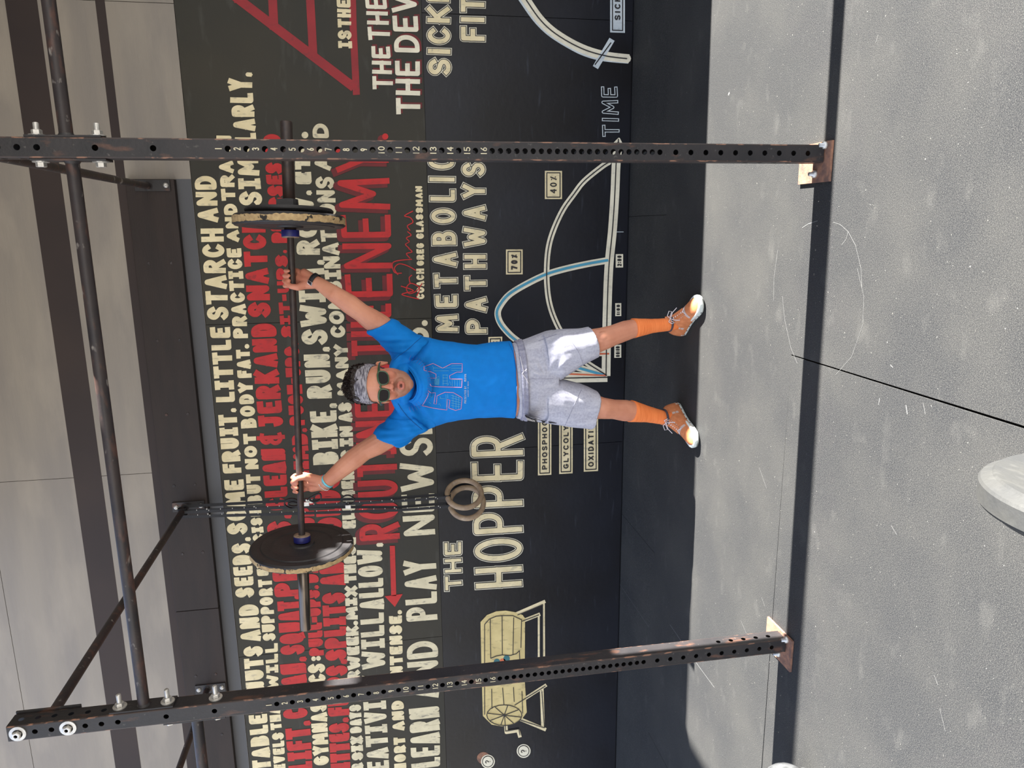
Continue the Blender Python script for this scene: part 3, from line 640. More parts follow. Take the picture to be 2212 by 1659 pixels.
# ------------------------------------------------------------ braces to the wall board
def brace(X, z, label, top=2.51):
    root = empty('wall_brace', (X, 3.2, z)); tag(root, label, 'brace', 'pipes bracing the uprights to the wall')
    b = MB(); b.tube([(X, PY1+.008, top), (X, 3.1, (top+z)/2), (X, 4.052, z)], .0165, 20); b.build('pipe', M['steel_pipe'], root)
    MB().box((X-.024, 4.056, z-.105), (X+.032, 4.0645, z+.065), bev=.002).build('mounting_plate', M['steel_dark'], root)
    MB().box((X-.027, PY1+.0008, top-.09), (X+.027, PY1+.008, top+.10), bev=.002).build('mounting_plate', M['steel_dark'], root)
    MB().lathe((X, 4.056, z), (0, -1, 0), [(0, .022), (.006, .0165)], 16).build('weld', M['steel_dark'], root)
    for zz in (z+.045, z-.085):
        q = MB(); q.lathe((X+.004, 4.056, zz), (0, -1, 0), [(0, .0125), (.003, .0125), (.004, .009), (.009, .008), (.009, .003), (.006, .002), (.006, 0)], 18); q.build('bolt', M['zinc'], root)
    return root
brace(-1.505, 2.555, 'black pipe brace with the gym rings hanging from its wall end')
brace(0.222, 2.56, 'black pipe brace behind the right upright')
brace(-2.647, 2.545, 'black pipe brace at the left edge with a bare metal patch')
# ------------------------------------------------------------ rings
def gym_ring(cxp, label, sx0, tilt, lean, rc, strapdx):
    c = Vector(cxp); root = empty('gym_ring', tuple(c)); tag(root, label, 'gym ring', 'pair of wooden gym rings')
    R_, r_ = .0985, .0155; U = Vector((math.sin(lean), 0, math.cos(lean))); V = Vector((math.cos(tilt), math.sin(tilt), 0)); V = (V-U*V.dot(U)).normalized()
    n, k = 64, 16; vs = []; N_ = U.cross(V)
    for i in range(n):
        a = 2*PI*i/n; d = U*math.cos(a)+V*math.sin(a)
        for j in range(k):
            b = 2*PI*j/k; vs.append(c+d*(R_+r_*math.cos(b))+N_*r_*math.sin(b))
    fs = [(i*k+j, i*k+(j+1) % k, ((i+1) % n)*k+(j+1) % k, ((i+1) % n)*k+j) for i in range(n) for j in range(k)]
    MB().add(vs, fs, 0, True).build('hoop', M['ring_wood'], root)
    top = c+U*R_; s = MB(); hang = Vector((sx0, 4.0, 2.555))
    nr = Vector((0, -1, 0))
    # two plies of webbing from the ring over the brace pipe, pinched to a loop round the wood
    for dx, dy in ((-.006, -.021), (.006, .021)):
        pts = [top+Vector((dx*.2, dy*.9, -.004)), top+Vector((dx, dy*.6, .05)), top+Vector((dx, dy*.35, .3)), top.lerp(hang, .6)+Vector((dx*2, dy, 0)), hang+Vector((dx*1.5, dy, 0))]
        s.ribbon(pts, nr, .0165, 0, .0016)
    s.tube([top+Vector((-.013, 0, 0))+Vector((0, math.cos(a), math.sin(a)))*.0185 for a in [2*PI*i/16 for i in range(17)]], .0022, 6)
    for dx in (-.006, 0, .006):
        s.tube([top+Vector((dx, 0, 0))+Vector((0, math.cos(a), math.sin(a)))*.018 for a in [2*PI*i/16 for i in range(17)]], .0032, 6)
        s.tube([hang+Vector((dx, 0, -.002))+Vector((0, math.cos(a)*.020, math.sin(a)*.021)) for a in [2*PI*i/16 for i in range(17)]], .003, 6)
    st = s.build('strap', M['strap_black'], root)
    w = MB()
    for i in range(22):
        q = top.lerp(hang, .04+i*.043)+Vector((0, -.024 if i*.043 < .6 else -.0235, 0))
        w.box((q.x-.003 if i % 4 else q.x-.007, q.y-.0004, q.z-.0012), (q.x+.003 if i % 4 else q.x-.001, q.y+.0002, q.z+.0012))
        if i % 4 == 0:
            stroke_mesh(w, letter_polys(str(9+i//4), 0, 0, lambda s_, b, ww, j, q=q: ((s_-.5)*.007, b*.006), .007, .0013), .0013, lambda a, b, q=q: Vector((q.x+.004+a, q.y-.0005, q.z+.006+b)), 0, .2)
    w.build('strap_marks', M['print_white'], st)['kind'] = 'stuff'
    return root
ringA = gym_ring(at(1003, 1067, 3.95), 'nearer wooden gym ring, hanging a little to the right', -1.494, 1.02, -.05, 0, 0)
ringB = gym_ring(at(1008, 1086, 4.01), 'farther wooden gym ring, lower and to the left of its twin', -1.520, .80, -.06, 0, 0)
# buckles and spare strap coiled at the buckles
bk = empty('strap_buckles', tuple(at(665, 1083, 3.96))); tag(bk, 'metal cam buckle and coiled spare end of the ring straps behind the bar', 'buckle')
for (px, py, hx, hz) in ((668, 1083, .012, .020), (660, 1089, .012, .020), (752, 1095, .011, .015)):
    q = MB(); p = at(px, py, 3.945-.006*(py > 1088)); q.box((p.x-hx, p.y-.002, p.z-hz), (p.x+hx, p.y+.002, p.z+hz), bev=.0015); q.build('cam_buckle', M['zinc'], bk)
def px3(lst, Y):
    c = [at(x, y, Y) for x, y in lst]; out = []
    for i in range(len(c)-1):
        p0, p1, p2, p3 = c[max(i-1, 0)], c[i], c[i+1], c[min(i+2, len(c)-1)]
        for k in range(6):
            t = k/6; out.append(.5*((2*p1)+(p2-p0)*t+(2*p0-5*p1+4*p2-p3)*t*t+(3*p1-p0-3*p2+p3)*t*t*t))
    return out+[c[-1]]
q = MB(); q.ribbon(px3([(650, 1086), (635, 1078), (620, 1080), (615, 1090), (628, 1098), (645, 1094)], 3.93), (0, 1, 0), .007, 0, .016); q.build('spare_strap', M['strap_black'], bk)
q = MB(); q.ribbon(px3([(650, 1090), (632, 1085), (622, 1090), (634, 1094), (650, 1090)], 3.92), (0, 1, 0), .006, 0, .014); q.build('spare_strap', M['strap_black'], bk)
q = MB(); q.ribbon(px3([(664, 1080), (672, 1074), (690, 1066), (693, 1078), (680, 1084), (668, 1080)], 3.93), (0, 1, 0), .007, 0, .014); q.build('spare_strap', M['strap_black'], bk)
q = MB(); q.ribbon(px3([(735, 1080), (745, 1071), (757, 1071), (766, 1080), (760, 1088), (748, 1090)], 3.93), (0, 1, 0), .005, 0, .014); q.build('spare_strap', M['strap_black'], bk)
# ------------------------------------------------------------ barbell held overhead
BA = Vector((.432, 3.233, 1.769)); BB = Vector((-1.762, 3.080, 1.825))     # right end, left end
BX = (BA-BB).normalized()
def onbar(px, py):                       # point of the bar axis nearest to a pixel's ray
    d = ray(px, py).normalized(); w0 = CP-BA; b_ = d.dot(BX); e_ = BX.dot(w0)-0; d_ = d.dot(w0)
    t = (e_ - b_*d_)/(1-b_*b_); return BA+BX*t
bar = empty('barbell', tuple((BA+BB)/2)); tag(bar, 'steel barbell held overhead with both hands, a plate near each end', 'barbell')
sl = onbar(630, 498), onbar(660, 1168)       # inner collars
MB().tube([sl[0]-BX*.0, sl[1]+BX*.0], .0142, 20).build('shaft', M['bar_dark'], bar)
for nm, inner, end, m_, sgn in (('right', sl[0], BA, 'bar_dark', 1), ('left', sl[1], BB, 'bar_sleeve', -1)):
    a = BX*sgn; L = (end-inner).length
    MB().lathe(inner, a, [(0, 0), (0, .0245), (L-.003, .0245), (L, .022), (L, .013), (L-.004, .012), (L-.004, 0)], 28).build('sleeve', M[m_], bar)
    MB().lathe(inner-a*.030, a, [(0, .012), (0, .033), (.004, .0365), (.029, .0365), (.031, .036)], 32, mis=[1, 1, 0, 0]).build('collar_ring', [M['collar_blue'], M['collar_face']], bar, 'blue painted ring inside the plate')
def bumper(c, n, R_, T_, label, tan=True, m='plate_black', tm='plate_tan', letters=False):
    root = empty('weight_plate', tuple(c)); tag(root, label, 'weight plate', 'rubber weight plates')
    n = Vector(n).normalized()
    prof = [(-T_/2-.002, .0265), (-T_/2-.002, .05), (-T_/2+.004, .055), (-T_/2+.004, R_*.56), (-T_/2+.001, R_*.60), (-T_/2+.001, R_*.78), (-T_/2+.005, R_*.80), (-T_/2+.003, R_*.85), (-T_/2+.003, R_*.965), (-T_/2+.010, R_)]
    if letters:          # deep moulded face
        prof = [(-T_/2-.001, .0265), (-T_/2-.001, .052), (-T_/2+.007, .058), (-T_/2+.007, R_*.54), (-T_/2-.001, R_*.575), (-T_/2-.001, R_*.60), (-T_/2+.008, R_*.64), (-T_/2+.002, R_*.665), (-T_/2, R_*.68), (-T_/2, R_*.90), (-T_/2+.004, R_*.915), (-T_/2+.013, R_*.985), (-T_/2+.018, R_)]
    full = prof+[(-h, r) for h, r in prof[::-1]]; full.append(full[0])
    mb = MB()
    for s0, s1 in zip(full[:-1], full[1:]): mb.lathe(c, n, [s0, s1], 96)
    me = mb.build('disc', M[m], root).data
    if tan:        # the coloured stripe, ragged where the black has chipped away
        n_ = Vector(n); u = n_.orthogonal().normalized(); w = n_.cross(u); K = 220; vs = []; rs = random.Random(int(abs(c[0])*1000)); e1 = e2 = 0
        for k in range(K+1):
            a = 2*PI*k/K; e1 = e1*.7+rs.uniform(-.0016, .0016); e2 = e2*.7+rs.uniform(-.0022, .0022); gap_ = .012 if rs.random() < .012 else 0
            if k == K: e1 = e2 = gap_ = 0
            for h in (-T_/2+.0105+e1+gap_, T_/2-.013+e2-gap_): vs.append(Vector(c)+n_*h+(u*math.cos(a)+w*math.sin(a))*(R_+.0006))
        MB().add(vs, [(2*k, 2*k+2, 2*k+3, 2*k+1) for k in range(K)], 0, True).build('worn_rim', M[tm], root, 'tan stripe worn round the rim')
    return root
pl = onbar(655, 1172)-BX*.020
pl_n = (Matrix.Rotation(math.radians(-5.5), 3, 'Z') @ BX)
bumper(pl, pl_n, .222, .042, 'black weight plate with tan worn rim at the left end of the barbell')
pr_ = onbar(630, 478)+BX*.000
bumper(pr_, BX, .226, .050, 'large black plate with tan rim, seen edge-on at the right end of barbell')
p3_ = pr_+BX*.041
t = bumper(p3_, BX, .178, .026, 'smaller plain black plate outside the large one at the right end', tan=False)
# clamp collar on the sleeve outside the plates
cc = empty('barbell_clamp', tuple(p3_+BX*.045)); tag(cc, 'black plastic clamp on the sleeve beside the small plate', 'barbell clamp')
q = MB(); cq = p3_+BX*.018
q.lathe(cq, BX, [(0, .0252), (0, .036), (.004, .038), (.030, .036), (.032, .0252), (0, .0252)], 28)
upv = Vector((0, 0, 1)); fv = BX.cross(upv)
def ob(c, hx, hy, hz): return [c+BX*(sx_*hx)+fv*(sy_*hy)+upv*(sz_*hz) for sx_ in (-1, 1) for sy_ in (-1, 1) for sz_ in (-1, 1)]
q.add(ob(cq+BX*.016+fv*.034+upv*.012, .012, .010, .034), [(0, 1, 3, 2), (4, 6, 7, 5), (0, 4, 5, 1), (2, 3, 7, 6), (0, 2, 6, 4), (1, 5, 7, 3)])
q.build('clamp_body', M['plate_black'], cc)
# ------------------------------------------------------------ things in the foreground
fp = Vector((-0.655, 0.985, .2255))
nn = Vector((.93, -.36, 0.03))
nn = Vector((1, 0, 0))
root = bumper(Vector((-.45, .90, .2255)), nn, .225, .066, 'dusty grey weight plate standing on the mat in the near foreground', tan=False, m='plate_grey', letters=True)
bt = empty('drink_bottle', (-1.9, 2.1, 0)); tag(bt, 'shiny rounded metal bottle top at the left edge of the picture', 'bottle')

# ------------------------------------------------------------ chalk and scuffs on the mats
def scuff(pts, w, m='chalk'):
    w *= .7
    mb = MB(); c = [atz(x, y, 0.0006) for x, y in pts]
    for i in range(len(c)-1):
        d = (c[i+1]-c[i]); L = d.length; d.normalize(); n_ = Vector((-d.y, d.x, 0))*w/2
        mb.add([c[i]-n_, c[i]+n_, c[i+1]+n_, c[i+1]-n_], [(0, 1, 2, 3)])
    return mb.flat('chalk_scratch', M[m], floor)
for l, w in (([(1447, 1349), (1475, 1390), (1510, 1440), (1543, 1485)], .0035), ([(1339, 1262), (1370, 1308), (1402, 1355)], .0018), ([(1733, 492), (1745, 484), (1766, 477)], .003), ([(1800, 480), (1815, 485), (1832, 500), (1848, 530), (1860, 580), (1862, 620)], .0018),
             ([(1832, 500), (1828, 516), (1818, 530)], .002), ([(1680, 540), (1672, 600), (1671, 650)], .002), ([(1690, 640), (1695, 690), (1708, 750), (1722, 785)], .002), ([(1852, 580), (1866, 640), (1864, 700), (1840, 770), (1805, 810)], .0015),
             ([(1645, 1290), (1652, 1310)], .002), ([(2018, 1458), (2026, 1480)], .002), ([(2030, 1530), (2042, 1580)], .0015), ([(1957, 875), (1960, 895)], .004), ([(1923, 788), (1929, 794)], .004), ([(1573, 205), (1576, 200)], .012), ([(1897, 75), (1892, 92)], .002),
             ([(1900, 860), (1898, 875)], .003), ([(1640, 1010), (1656, 1055)], .0018), ([(1994, 870), (1999, 895)], .002), ([(1600, 1340), (1612, 1368)], .0018), ([(1925, 1135), (1937, 1155)], .002)): scuff(l, w)
# ------------------------------------------------------------ the man
M['skin'] = mat('skin', srgb(204, 142, 114), srgb(190, 127, 101), 0.5, 14, bump=0.06, bscale=160, spec=0.4, attr='tone', layers=[(srgb(196, 128, 104), 6, .5, .75, .4, None)])
M['skin'].node_tree.nodes['Principled BSDF'].inputs['Subsurface Weight'].default_value = 0.08
M['skin'].node_tree.nodes['Principled BSDF'].inputs['Subsurface Radius'].default_value = (.012, .005, .003)
M['shirt'] = mat('shirt_blue', srgb(0, 120, 204), srgb(0, 114, 196), 0.75, 30, bump=0.12, bscale=700, spec=0.25)
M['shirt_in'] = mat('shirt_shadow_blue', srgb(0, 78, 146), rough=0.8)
M['print_pink'] = mat('print_pink', srgb(214, 140, 176), rough=0.6)
M['print_teal'] = mat('print_teal', srgb(92, 176, 204), rough=0.6)
M['shorts'] = mat('shorts_grey', srgb(178, 178, 190), srgb(160, 160, 174), 0.85, 120, bump=0.15, bscale=600, spec=0.2, layers=[(srgb(196, 196, 204), 50, .5, .7, .5, (1, 1, .2))])
M['waist'] = mat('waistband_grey', srgb(160, 160, 176), srgb(132, 132, 152), 0.85, 60, bump=0.4, bscale=200, stretch=(1, 1, .2))
M['black_cloth'] = mat('black_cloth', srgb(26, 26, 30), rough=0.8)
M['band_grey'] = mat('headband_grey', srgb(158, 154, 160), srgb(78, 74, 84), 0.8, 110, 5, .44, .58, bump=0.1, bscale=300, stretch=(.35, .35, 3.2))
M['hair'] = mat('hair_dark', srgb(30, 22, 20), srgb(44, 32, 28), 0.5, 60)
M['frame_green'] = mat('frame_green', srgb(44, 70, 48), srgb(58, 84, 56), 0.3, 60)
M['lens'] = mat('lens_dark', srgb(22, 16, 19), rough=0.22, spec=0.12)
M['sock'] = mat('sock_orange', srgb(238, 134, 72), srgb(226, 118, 58), 0.85, 40, bump=0.25, bscale=60, stretch=(.3, .3, 5))
M['shoe'] = mat('shoe_orange', srgb(206, 130, 84), srgb(190, 114, 70), 0.8, 60, bump=0.2, bscale=500)
M['shoe_grey'] = mat('shoe_trim', srgb(190, 170, 162), rough=0.6)
M['sole'] = mat('shoe_sole', srgb(216, 222, 216), srgb(200, 206, 200), 0.6, 40)
M['shoe_dark'] = mat('shoe_dark', srgb(66, 58, 66), rough=0.8)
M['lace'] = mat('lace', srgb(214, 208, 210), rough=0.8)
M['teal_band'] = mat('teal_band', srgb(108, 196, 214), rough=0.5)
M['silver'] = mat('silver', srgb(220, 218, 214), rough=0.25, metal=0.8)

def sph(c, rad, rot=None, n=16, k=10):
    c = Vector(c); rx, ry, rz = rad if isinstance(rad, (tuple, list)) else (rad,)*3
    vs = [Vector((0, 0, rz))]
    for i in range(1, k):
        ph = PI*i/k
        for j in range(n):
            th = 2*PI*j/n; vs.append(Vector((rx*math.sin(ph)*math.cos(th), ry*math.sin(ph)*math.sin(th), rz*math.cos(ph))))
    vs.append(Vector((0, 0, -rz)))
    fs = [(0, 1+j, 1+(j+1) % n) for j in range(n)]
    for i in range(k-2):
        for j in range(n): fs.append((1+i*n+j, 1+(i+1)*n+j, 1+(i+1)*n+(j+1) % n, 1+i*n+(j+1) % n))
    L = len(vs)-1; fs += [(L, 1+(k-2)*n+(j+1) % n, 1+(k-2)*n+j) for j in range(n)]
    if rot is not None: vs = [rot @ v for v in vs]
    return [c+v for v in vs], fs
def caps(p, r, n=16):                     # chain of tapered capsules (separate overlapping pieces)
    out = []
    for i in range(len(p)-1):
        a, b = Vector(p[i]), Vector(p[i+1]); ra, rb = r[i], r[i+1]; t = (b-a)
        L = t.length; t.normalize(); u = t.orthogonal().normalized(); w = t.cross(u)
        prof = [(-ra*math.cos(q), ra*math.sin(q)) for q in (PI*j/10 for j in range(1, 5))]+[(0, ra), (L, rb)]+[(L+rb*math.sin(q), rb*math.cos(q)) for q in (PI*j/10 for j in range(1, 5))]
        vs = [a-t*ra]; 
        for h, rr_ in prof: vs += [a+t*h+(u*math.cos(2*PI*k/n)+w*math.sin(2*PI*k/n))*rr_ for k in range(n)]
        vs.append(b+t*rb); fs = [(0, 1+(k+1) % n, 1+k) for k in range(n)]
        for j in range(len(prof)-1): fs += [(1+j*n+k, 1+j*n+(k+1) % n, 1+(j+1)*n+(k+1) % n, 1+(j+1)*n+k) for k in range(n)]
        e_ = len(vs)-1; b0 = 1+(len(prof)-1)*n; fs += [(e_, b0+k, b0+(k+1) % n) for k in range(n)]
        out.append((vs, fs))
    return out
def ringpts(A, B, Y, dep, ex=2.2, n=32, YB=None):
    a = at(*A, Y); b = at(*B, YB or Y); c = (a+b)/2; h = (a-b)/2; d = Vector((0, 1, 0)); d = (d-h.normalized()*d.dot(h.normalized())).normalized()*dep
    out = []
    for k in range(n):
        t = 2*PI*k/n; cx_, sx_ = math.cos(t), math.sin(t)
        out.append(c + h*math.copysign(abs(cx_)**(2/ex), cx_) - d*math.copysign(abs(sx_)**(2/ex), sx_))
    return out
def loft(rings):
    n = len(rings[0]); vs = [v for r in rings for v in r]; fs = []
    for i in range(len(rings)-1): fs += [(i*n+k, i*n+(k+1) % n, (i+1)*n+(k+1) % n, (i+1)*n+k) for k in range(n)]
    fs += [tuple(range(n))[::-1], tuple(range((len(rings)-1)*n, len(rings)*n))]
    return vs, fs
def blend_mesh(name, parts, voxel, smooth=4, fac=.5, origin=None):
    """weld overlapping closed pieces into one continuous surface"""
    me = bpy.data.meshes.new(name); V = []; F = []
    for vs, fs in parts:
        b = len(V); V += [tuple(v) for v in vs]; F += [tuple(i+b for i in f) for f in fs]
    me.from_pydata(V, [], F); bm = bmesh.new(); bm.from_mesh(me); bmesh.ops.recalc_face_normals(bm, faces=bm.faces[:]); bm.to_mesh(me); bm.free()
    o = bpy.data.objects.new('tmp', me); COL.objects.link(o)
    md = o.modifiers.new('r', 'REMESH'); md.mode = 'VOXEL'; md.voxel_size = voxel
    if smooth: ms = o.modifiers.new('s', 'SMOOTH'); ms.factor = fac; ms.iterations = smooth
    bpy.context.view_layer.update(); dg = bpy.context.evaluated_depsgraph_get()
    res = bpy.data.meshes.new_from_object(o.evaluated_get(dg)); res.name = name
    bpy.data.objects.remove(o); bpy.data.meshes.remove(me); return res
def coords(me):
    a = np.empty(len(me.vertices)*3, np.float32); me.vertices.foreach_get('co', a); return a.reshape(-1, 3)
def normals(me):
    a = np.empty(len(me.vertices)*3, np.float32); me.vertices.foreach_get('normal', a); return a.reshape(-1, 3)
def setco(me, a): me.vertices.foreach_set('co', a.astype(np.float32).ravel()); me.update()
def nfield(P, sc, off=0.0):
    out = np.empty(len(P))
    for i, p in enumerate(P): out[i] = mnoise.noise(Vector((p[0]*sc[0]+off, p[1]*sc[1], p[2]*sc[2])))
    return out

man = empty('person', (-.66, 3.18, 0)); tag(man, 'man in a blue T-shirt, grey shorts and orange socks holding a barbell overhead', 'person')
parts = []
# --- torso and limbs
tor = [((1104, 744), (1112, 897), 3.20, .100), ((1080, 750), (1084, 893), 3.21, .085), ((1000, 752), (1003, 894), 3.20, .078), ((945, 750), (948, 900), 3.21, .074), ((910, 755), (913, 905), 3.20, .066), ((885, 770), (887, 890), 3.17, .056), ((872, 795), (872, 868), 3.14, .05)]
parts.append(loft([ringpts(a, b, Y, d) for a, b, Y, d in tor]))
parts.append(loft([ringpts(a, b, Y, d) for a, b, Y, d in [((1100, 744), (1108, 897), 3.20, .10), ((1150, 742), (1155, 896), 3.205, .09), ((1180, 745), (1182, 895), 3.21, .075)]]))
def chain(lst): return [at(x, y, Y) for x, y, Y, r in lst], [r for *_, r in lst]
armL = [(872, 744, 3.15, .050), (822, 703, 3.14, .0490), (800, 689, 3.135, .047), (780, 675, 3.13, .0400), (755, 657, 3.13, .0420), (725, 637, 3.125, .036), (690, 613, 3.165, .0275), (678, 607, 3.175, .0270)]
armR = [(885, 903, 3.15, .050), (836, 945, 3.13, .0505), (812, 961, 3.12, .048), (787, 974, 3.115, .0420), (766, 990, 3.11, .0440), (737, 1014, 3.115, .038), (706, 1041, 3.125, .0295), (698, 1047, 3.13, .0290)]
legL = [(1165, 776, 3.21, .078), (1230, 752, 3.17, .075), (1285, 737, 3.145, .058), (1305, 731, 3.135, .052), (1325, 724, 3.145, .047), (1352, 714, 3.165, .0465), (1375, 708, 3.175, .041), (1410, 704, 3.19, .031), (1445, 701, 3.20, .028)]
legR = [(1165, 868, 3.21, .078), (1230, 873, 3.17, .075), (1283, 879, 3.14, .058), (1303, 882, 3.13, .050), (1325, 884, 3.145, .046), (1350, 887, 3.165, .051), (1370, 889, 3.18, .047), (1400, 895, 3.20, .037), (1436, 903, 3.22, .031)]
for ch in (armL, armR, legL, legR): parts += caps(*chain(ch))
parts += [sph(at(1304, 729, 3.105), (.030, .022, .034)), sph(at(1301, 882, 3.10), (.030, .022, .034))]      # kneecaps
# --- hands
FR = Vector((0, -1, 0)); FR = (FR-BX*FR.dot(BX)).normalized(); UP = BX.cross(FR); UP = UP if UP.z > 0 else -UP
def hand(c, inner, wrist):
    P = lambda ang, r, off: c + BX*(off*inner) + (FR*math.cos(math.radians(ang))+UP*math.sin(math.radians(ang)))*r
    out = []
    offs = [.032, .0105, -.0105, -.031]; sc = [1, 1.05, 1, .86]
    for o_, s_ in zip(offs, sc):
        mcp = P(205, .036, o_)
        out += caps([wrist.lerp(mcp, .18)+BX*(o_*.35*inner), mcp], [.0155, .0125])
        out += caps([mcp, P(138, .0345, o_), P(75, .0305*s_, o_), P(22, .0275, o_*.97)], [.0112*s_, .0102*s_, .0094*s_, .0082*s_], 12)
    out += caps([wrist, P(268, .052, .012), P(236, .034, .0)], [.0255, .024, .020])
    out += caps([wrist+BX*(.010*inner), P(282, .055, .026), P(318, .038, .038), P(5, .0315, .034), P(48, .0325, .017)], [.019, .0205, .0145, .0115, .0090], 12)
    out += caps([wrist-BX*(.008*inner), P(258, .050, -.024)], [.020, .0175])
    return out
hL = onbar(634, 601); hR = onbar(655, 1045)
wL = at(682, 609, 3.172); wR = at(702, 1044, 3.128)
parts += hand(hL, -1, wL); parts += hand(hR, 1, wR)
# --- head
HC = at(822, 829, 2.93); hyaw = math.radians(5)
HR = Matrix.Rotation(hyaw, 3, 'Z')
def hd(u, v, w): return HC + HR @ Vector((u, -w, v))
def hs(u, v, w, a, b, c, rx=0, ry=0):     # ellipsoid: radii across, up, deep
    return sph(hd(u, v, w), (a, c, b), HR @ Matrix.Rotation(rx, 3, 'X') @ Matrix.Rotation(ry, 3, 'Y'), 20, 14)
parts += [hs(0, .040, -.014, .0755, .084, .096), hs(0, .012, .030, .069, .066, .062), hs(0, -.035, .020, .066, .080, .064), hs(0, -.070, .024, .056, .056, .056), hs(0, -.092, .040, .042, .036, .042),
          hs(0, -.116, .056, .022, .016, .020), hs(.037, -.036, .058, .024, .030, .022), hs(-.037, -.036, .058, .024, .030, .022),
          hs(.028, .006, .076, .026, .010, .013), hs(-.028, .006, .076, .026, .010, .013), hs(0, -.078, .070, .030, .026, .022)]
parts += caps([hd(0, .004, .084), hd(0, -.026, .099), hd(0, -.043, .110)], [.0085, .0095, .0110], 12)
parts += [hs(.0135, -.047, .096, .0085, .008, .011), hs(-.0135, -.047, .096, .0085, .008, .011)]
parts += caps([hd(-.015, -.0765, .086), hd(-.006, -.0705, .0925), hd(.006, -.0705, .0925), hd(.015, -.0765, .086)], [.0050, .0062, .0062, .0050], 10)
parts += caps([hd(-.014, -.082, .086), hd(-.005, -.0895, .0925), hd(.005, -.0895, .0925), hd(.014, -.082, .086)], [.0050, .0070, .0070, .0050], 10)
for s_ in (1, -1):
    e_ = 0 if s_ > 0 else .007
    parts += [hs((.079-e_)*s_, -.010, -.010, .0075, .025, .015, 0, -.25*s_)]
    parts += caps([hd((.083-e_)*s_, -.030, -.006), hd((.0885-e_)*s_, -.006, -.014), hd((.087-e_)*s_, .010, -.010), hd((.080-e_)*s_, .014, .002)], [.0045, .0038, .0038, .0035], 8)
parts += caps([hd(0, -.06, -.035), at(885, 829, 3.13)], [.048, .046])
body_me = blend_mesh('body', parts, .0030, 3, .5)
P_ = coords(body_me)
body = link('body', body_me, None, M['skin'], True); put(body, man)
# skin tones: lips, stubble, flushed cheeks, dark nails-free fingers (these stay put whatever the light)
tone = np.ones((len(P_), 4), np.float32)
loc = (P_-np.array(HC)) @ np.array(HR)      # head coordinates: x across, -y forward, z up
u_, w_, v_ = loc[:, 0], -loc[:, 1], loc[:, 2]
inhead = (np.abs(u_) < .11) & (v_ > -.15) & (v_ < .2) & (np.abs(w_) < .16)
def ell_(u0, v0, a, b): return ((u_-u0)/a)**2+((v_-v0)/b)**2
jaw = inhead & (v_ < -.045) & (w_ > -.02)
nf = rng.random(len(P_))*.10
st = np.clip((-.048-v_)/.03, 0, 1)*np.clip((w_+.02)/.05, 0, 1)*jaw
st *= 1-.35*np.exp(-ell_(0, -.1, .02, .02))
mou = np.exp(-ell_(0, -.060, .026, .010)**1.2)*(w_ > .05)*inhead
k_ = np.clip(st*.85+mou*.9, 0, 1)
tone[:, 0] *= 1-k_*(.42+nf); tone[:, 1] *= 1-k_*(.36+nf); tone[:, 2] *= 1-k_*(.33+nf)
lip = inhead & (w_ > .070) & (((u_/.0185)**2+((v_+.0805)/.0165)**2) < 1)
tone[lip, :3] = (.80, .60, .66)
hole = inhead & (w_ > .070) & (((u_/.0085)**2+((v_+.0805)/.0052)**2) < 1)
tone[hole, :3] = (.16, .10, .12)  # shade of the open mouth painted as a dark patch
ch = np.exp(-ell_(.038, -.04, .03, .026))+np.exp(-ell_(-.038, -.04, .03, .026))+1.2*np.exp(-ell_(0, -.045, .02, .014))
ch = np.clip(ch, 0, 1)*inhead*(w_ > .03); tone[:, 1] *= 1-.14*ch; tone[:, 2] *= 1-.12*ch
nos = inhead & (w_ > .09) & ((((np.abs(u_)-.0075)/.0035)**2+((v_+.0535)/.003)**2) < 1); tone[nos, :3] *= .4  # nostril shade painted as two dark spots
for c_ in (hL, hR):                     # hands a little ruddier
    dd_ = np.linalg.norm(P_-np.array(c_), axis=1); k_ = np.clip(1-(dd_-.05)/.04, 0, 1); tone[:, 1] *= 1-.12*k_; tone[:, 2] *= 1-.10*k_
al = body_me.color_attributes.new('tone', 'FLOAT_COLOR', 'POINT'); al.data.foreach_set('color', tone.ravel())
bodyB = BVHTree.FromPolygons([Vector(p) for p in P_], [tuple(p.vertices) for p in body_me.polygons])
# mouth: dark ellipsoid stands for the shade inside
MB().add(*sph(hd(0, -.0802, .0855), (.0085, .006, .0052), HR), 0, True).build('mouth', M['lens'], man)
# --- hair
hv = []
o_me = blend_mesh('hair', [hs(0, .074, -.020, .080, .066, .088), hs(0, .030, -.050, .078, .075, .070), hs(.004, .108, .010, .058, .034, .052)], .004, 2)
hp = coords(o_me); hn = normals(o_me)
hp = hp + hn*(nfield(hp, (60, 60, 60))*.010 + nfield(hp, (160, 160, 160), 5)*.004)[:, None]
setco(o_me, hp); hair = link('hair', o_me, None, M['hair'], False); put(hair, man)
tf = MB(); idx = [i for i in range(len(hp)) if (hp[i][2]-HC.z) > .112 or ((hp[i][2]-HC.z) > .06 and hp[i][1] > HC.y+.01)]
for i in rng.choice(idx, 1400, replace=False):
    p = Vector(hp[i]); n_ = Vector(hn[i]); sw = Vector((.25*math.sin(p.x*70)+rng.uniform(-.15, .15), -.5+.3*math.sin(p.x*50+2), .35+rng.uniform(-.15, .15)))
    L = rng.uniform(.008, .015); t1 = (n_*.25+sw*.9).normalized(); t2 = (t1+Vector((rng.uniform(-.5, .5), rng.uniform(-.5, .2), -.5))*.7).normalized()
    tf.tube([p-n_*.004, p+t1*L*.5, p+t1*L*.5+t2*L*.6], [.0034, .0028, .0006], 5, caps=False, sm=False)
q_ = tf.build('hair_tufts', M['hair'], hair); q_['kind'] = 'stuff'
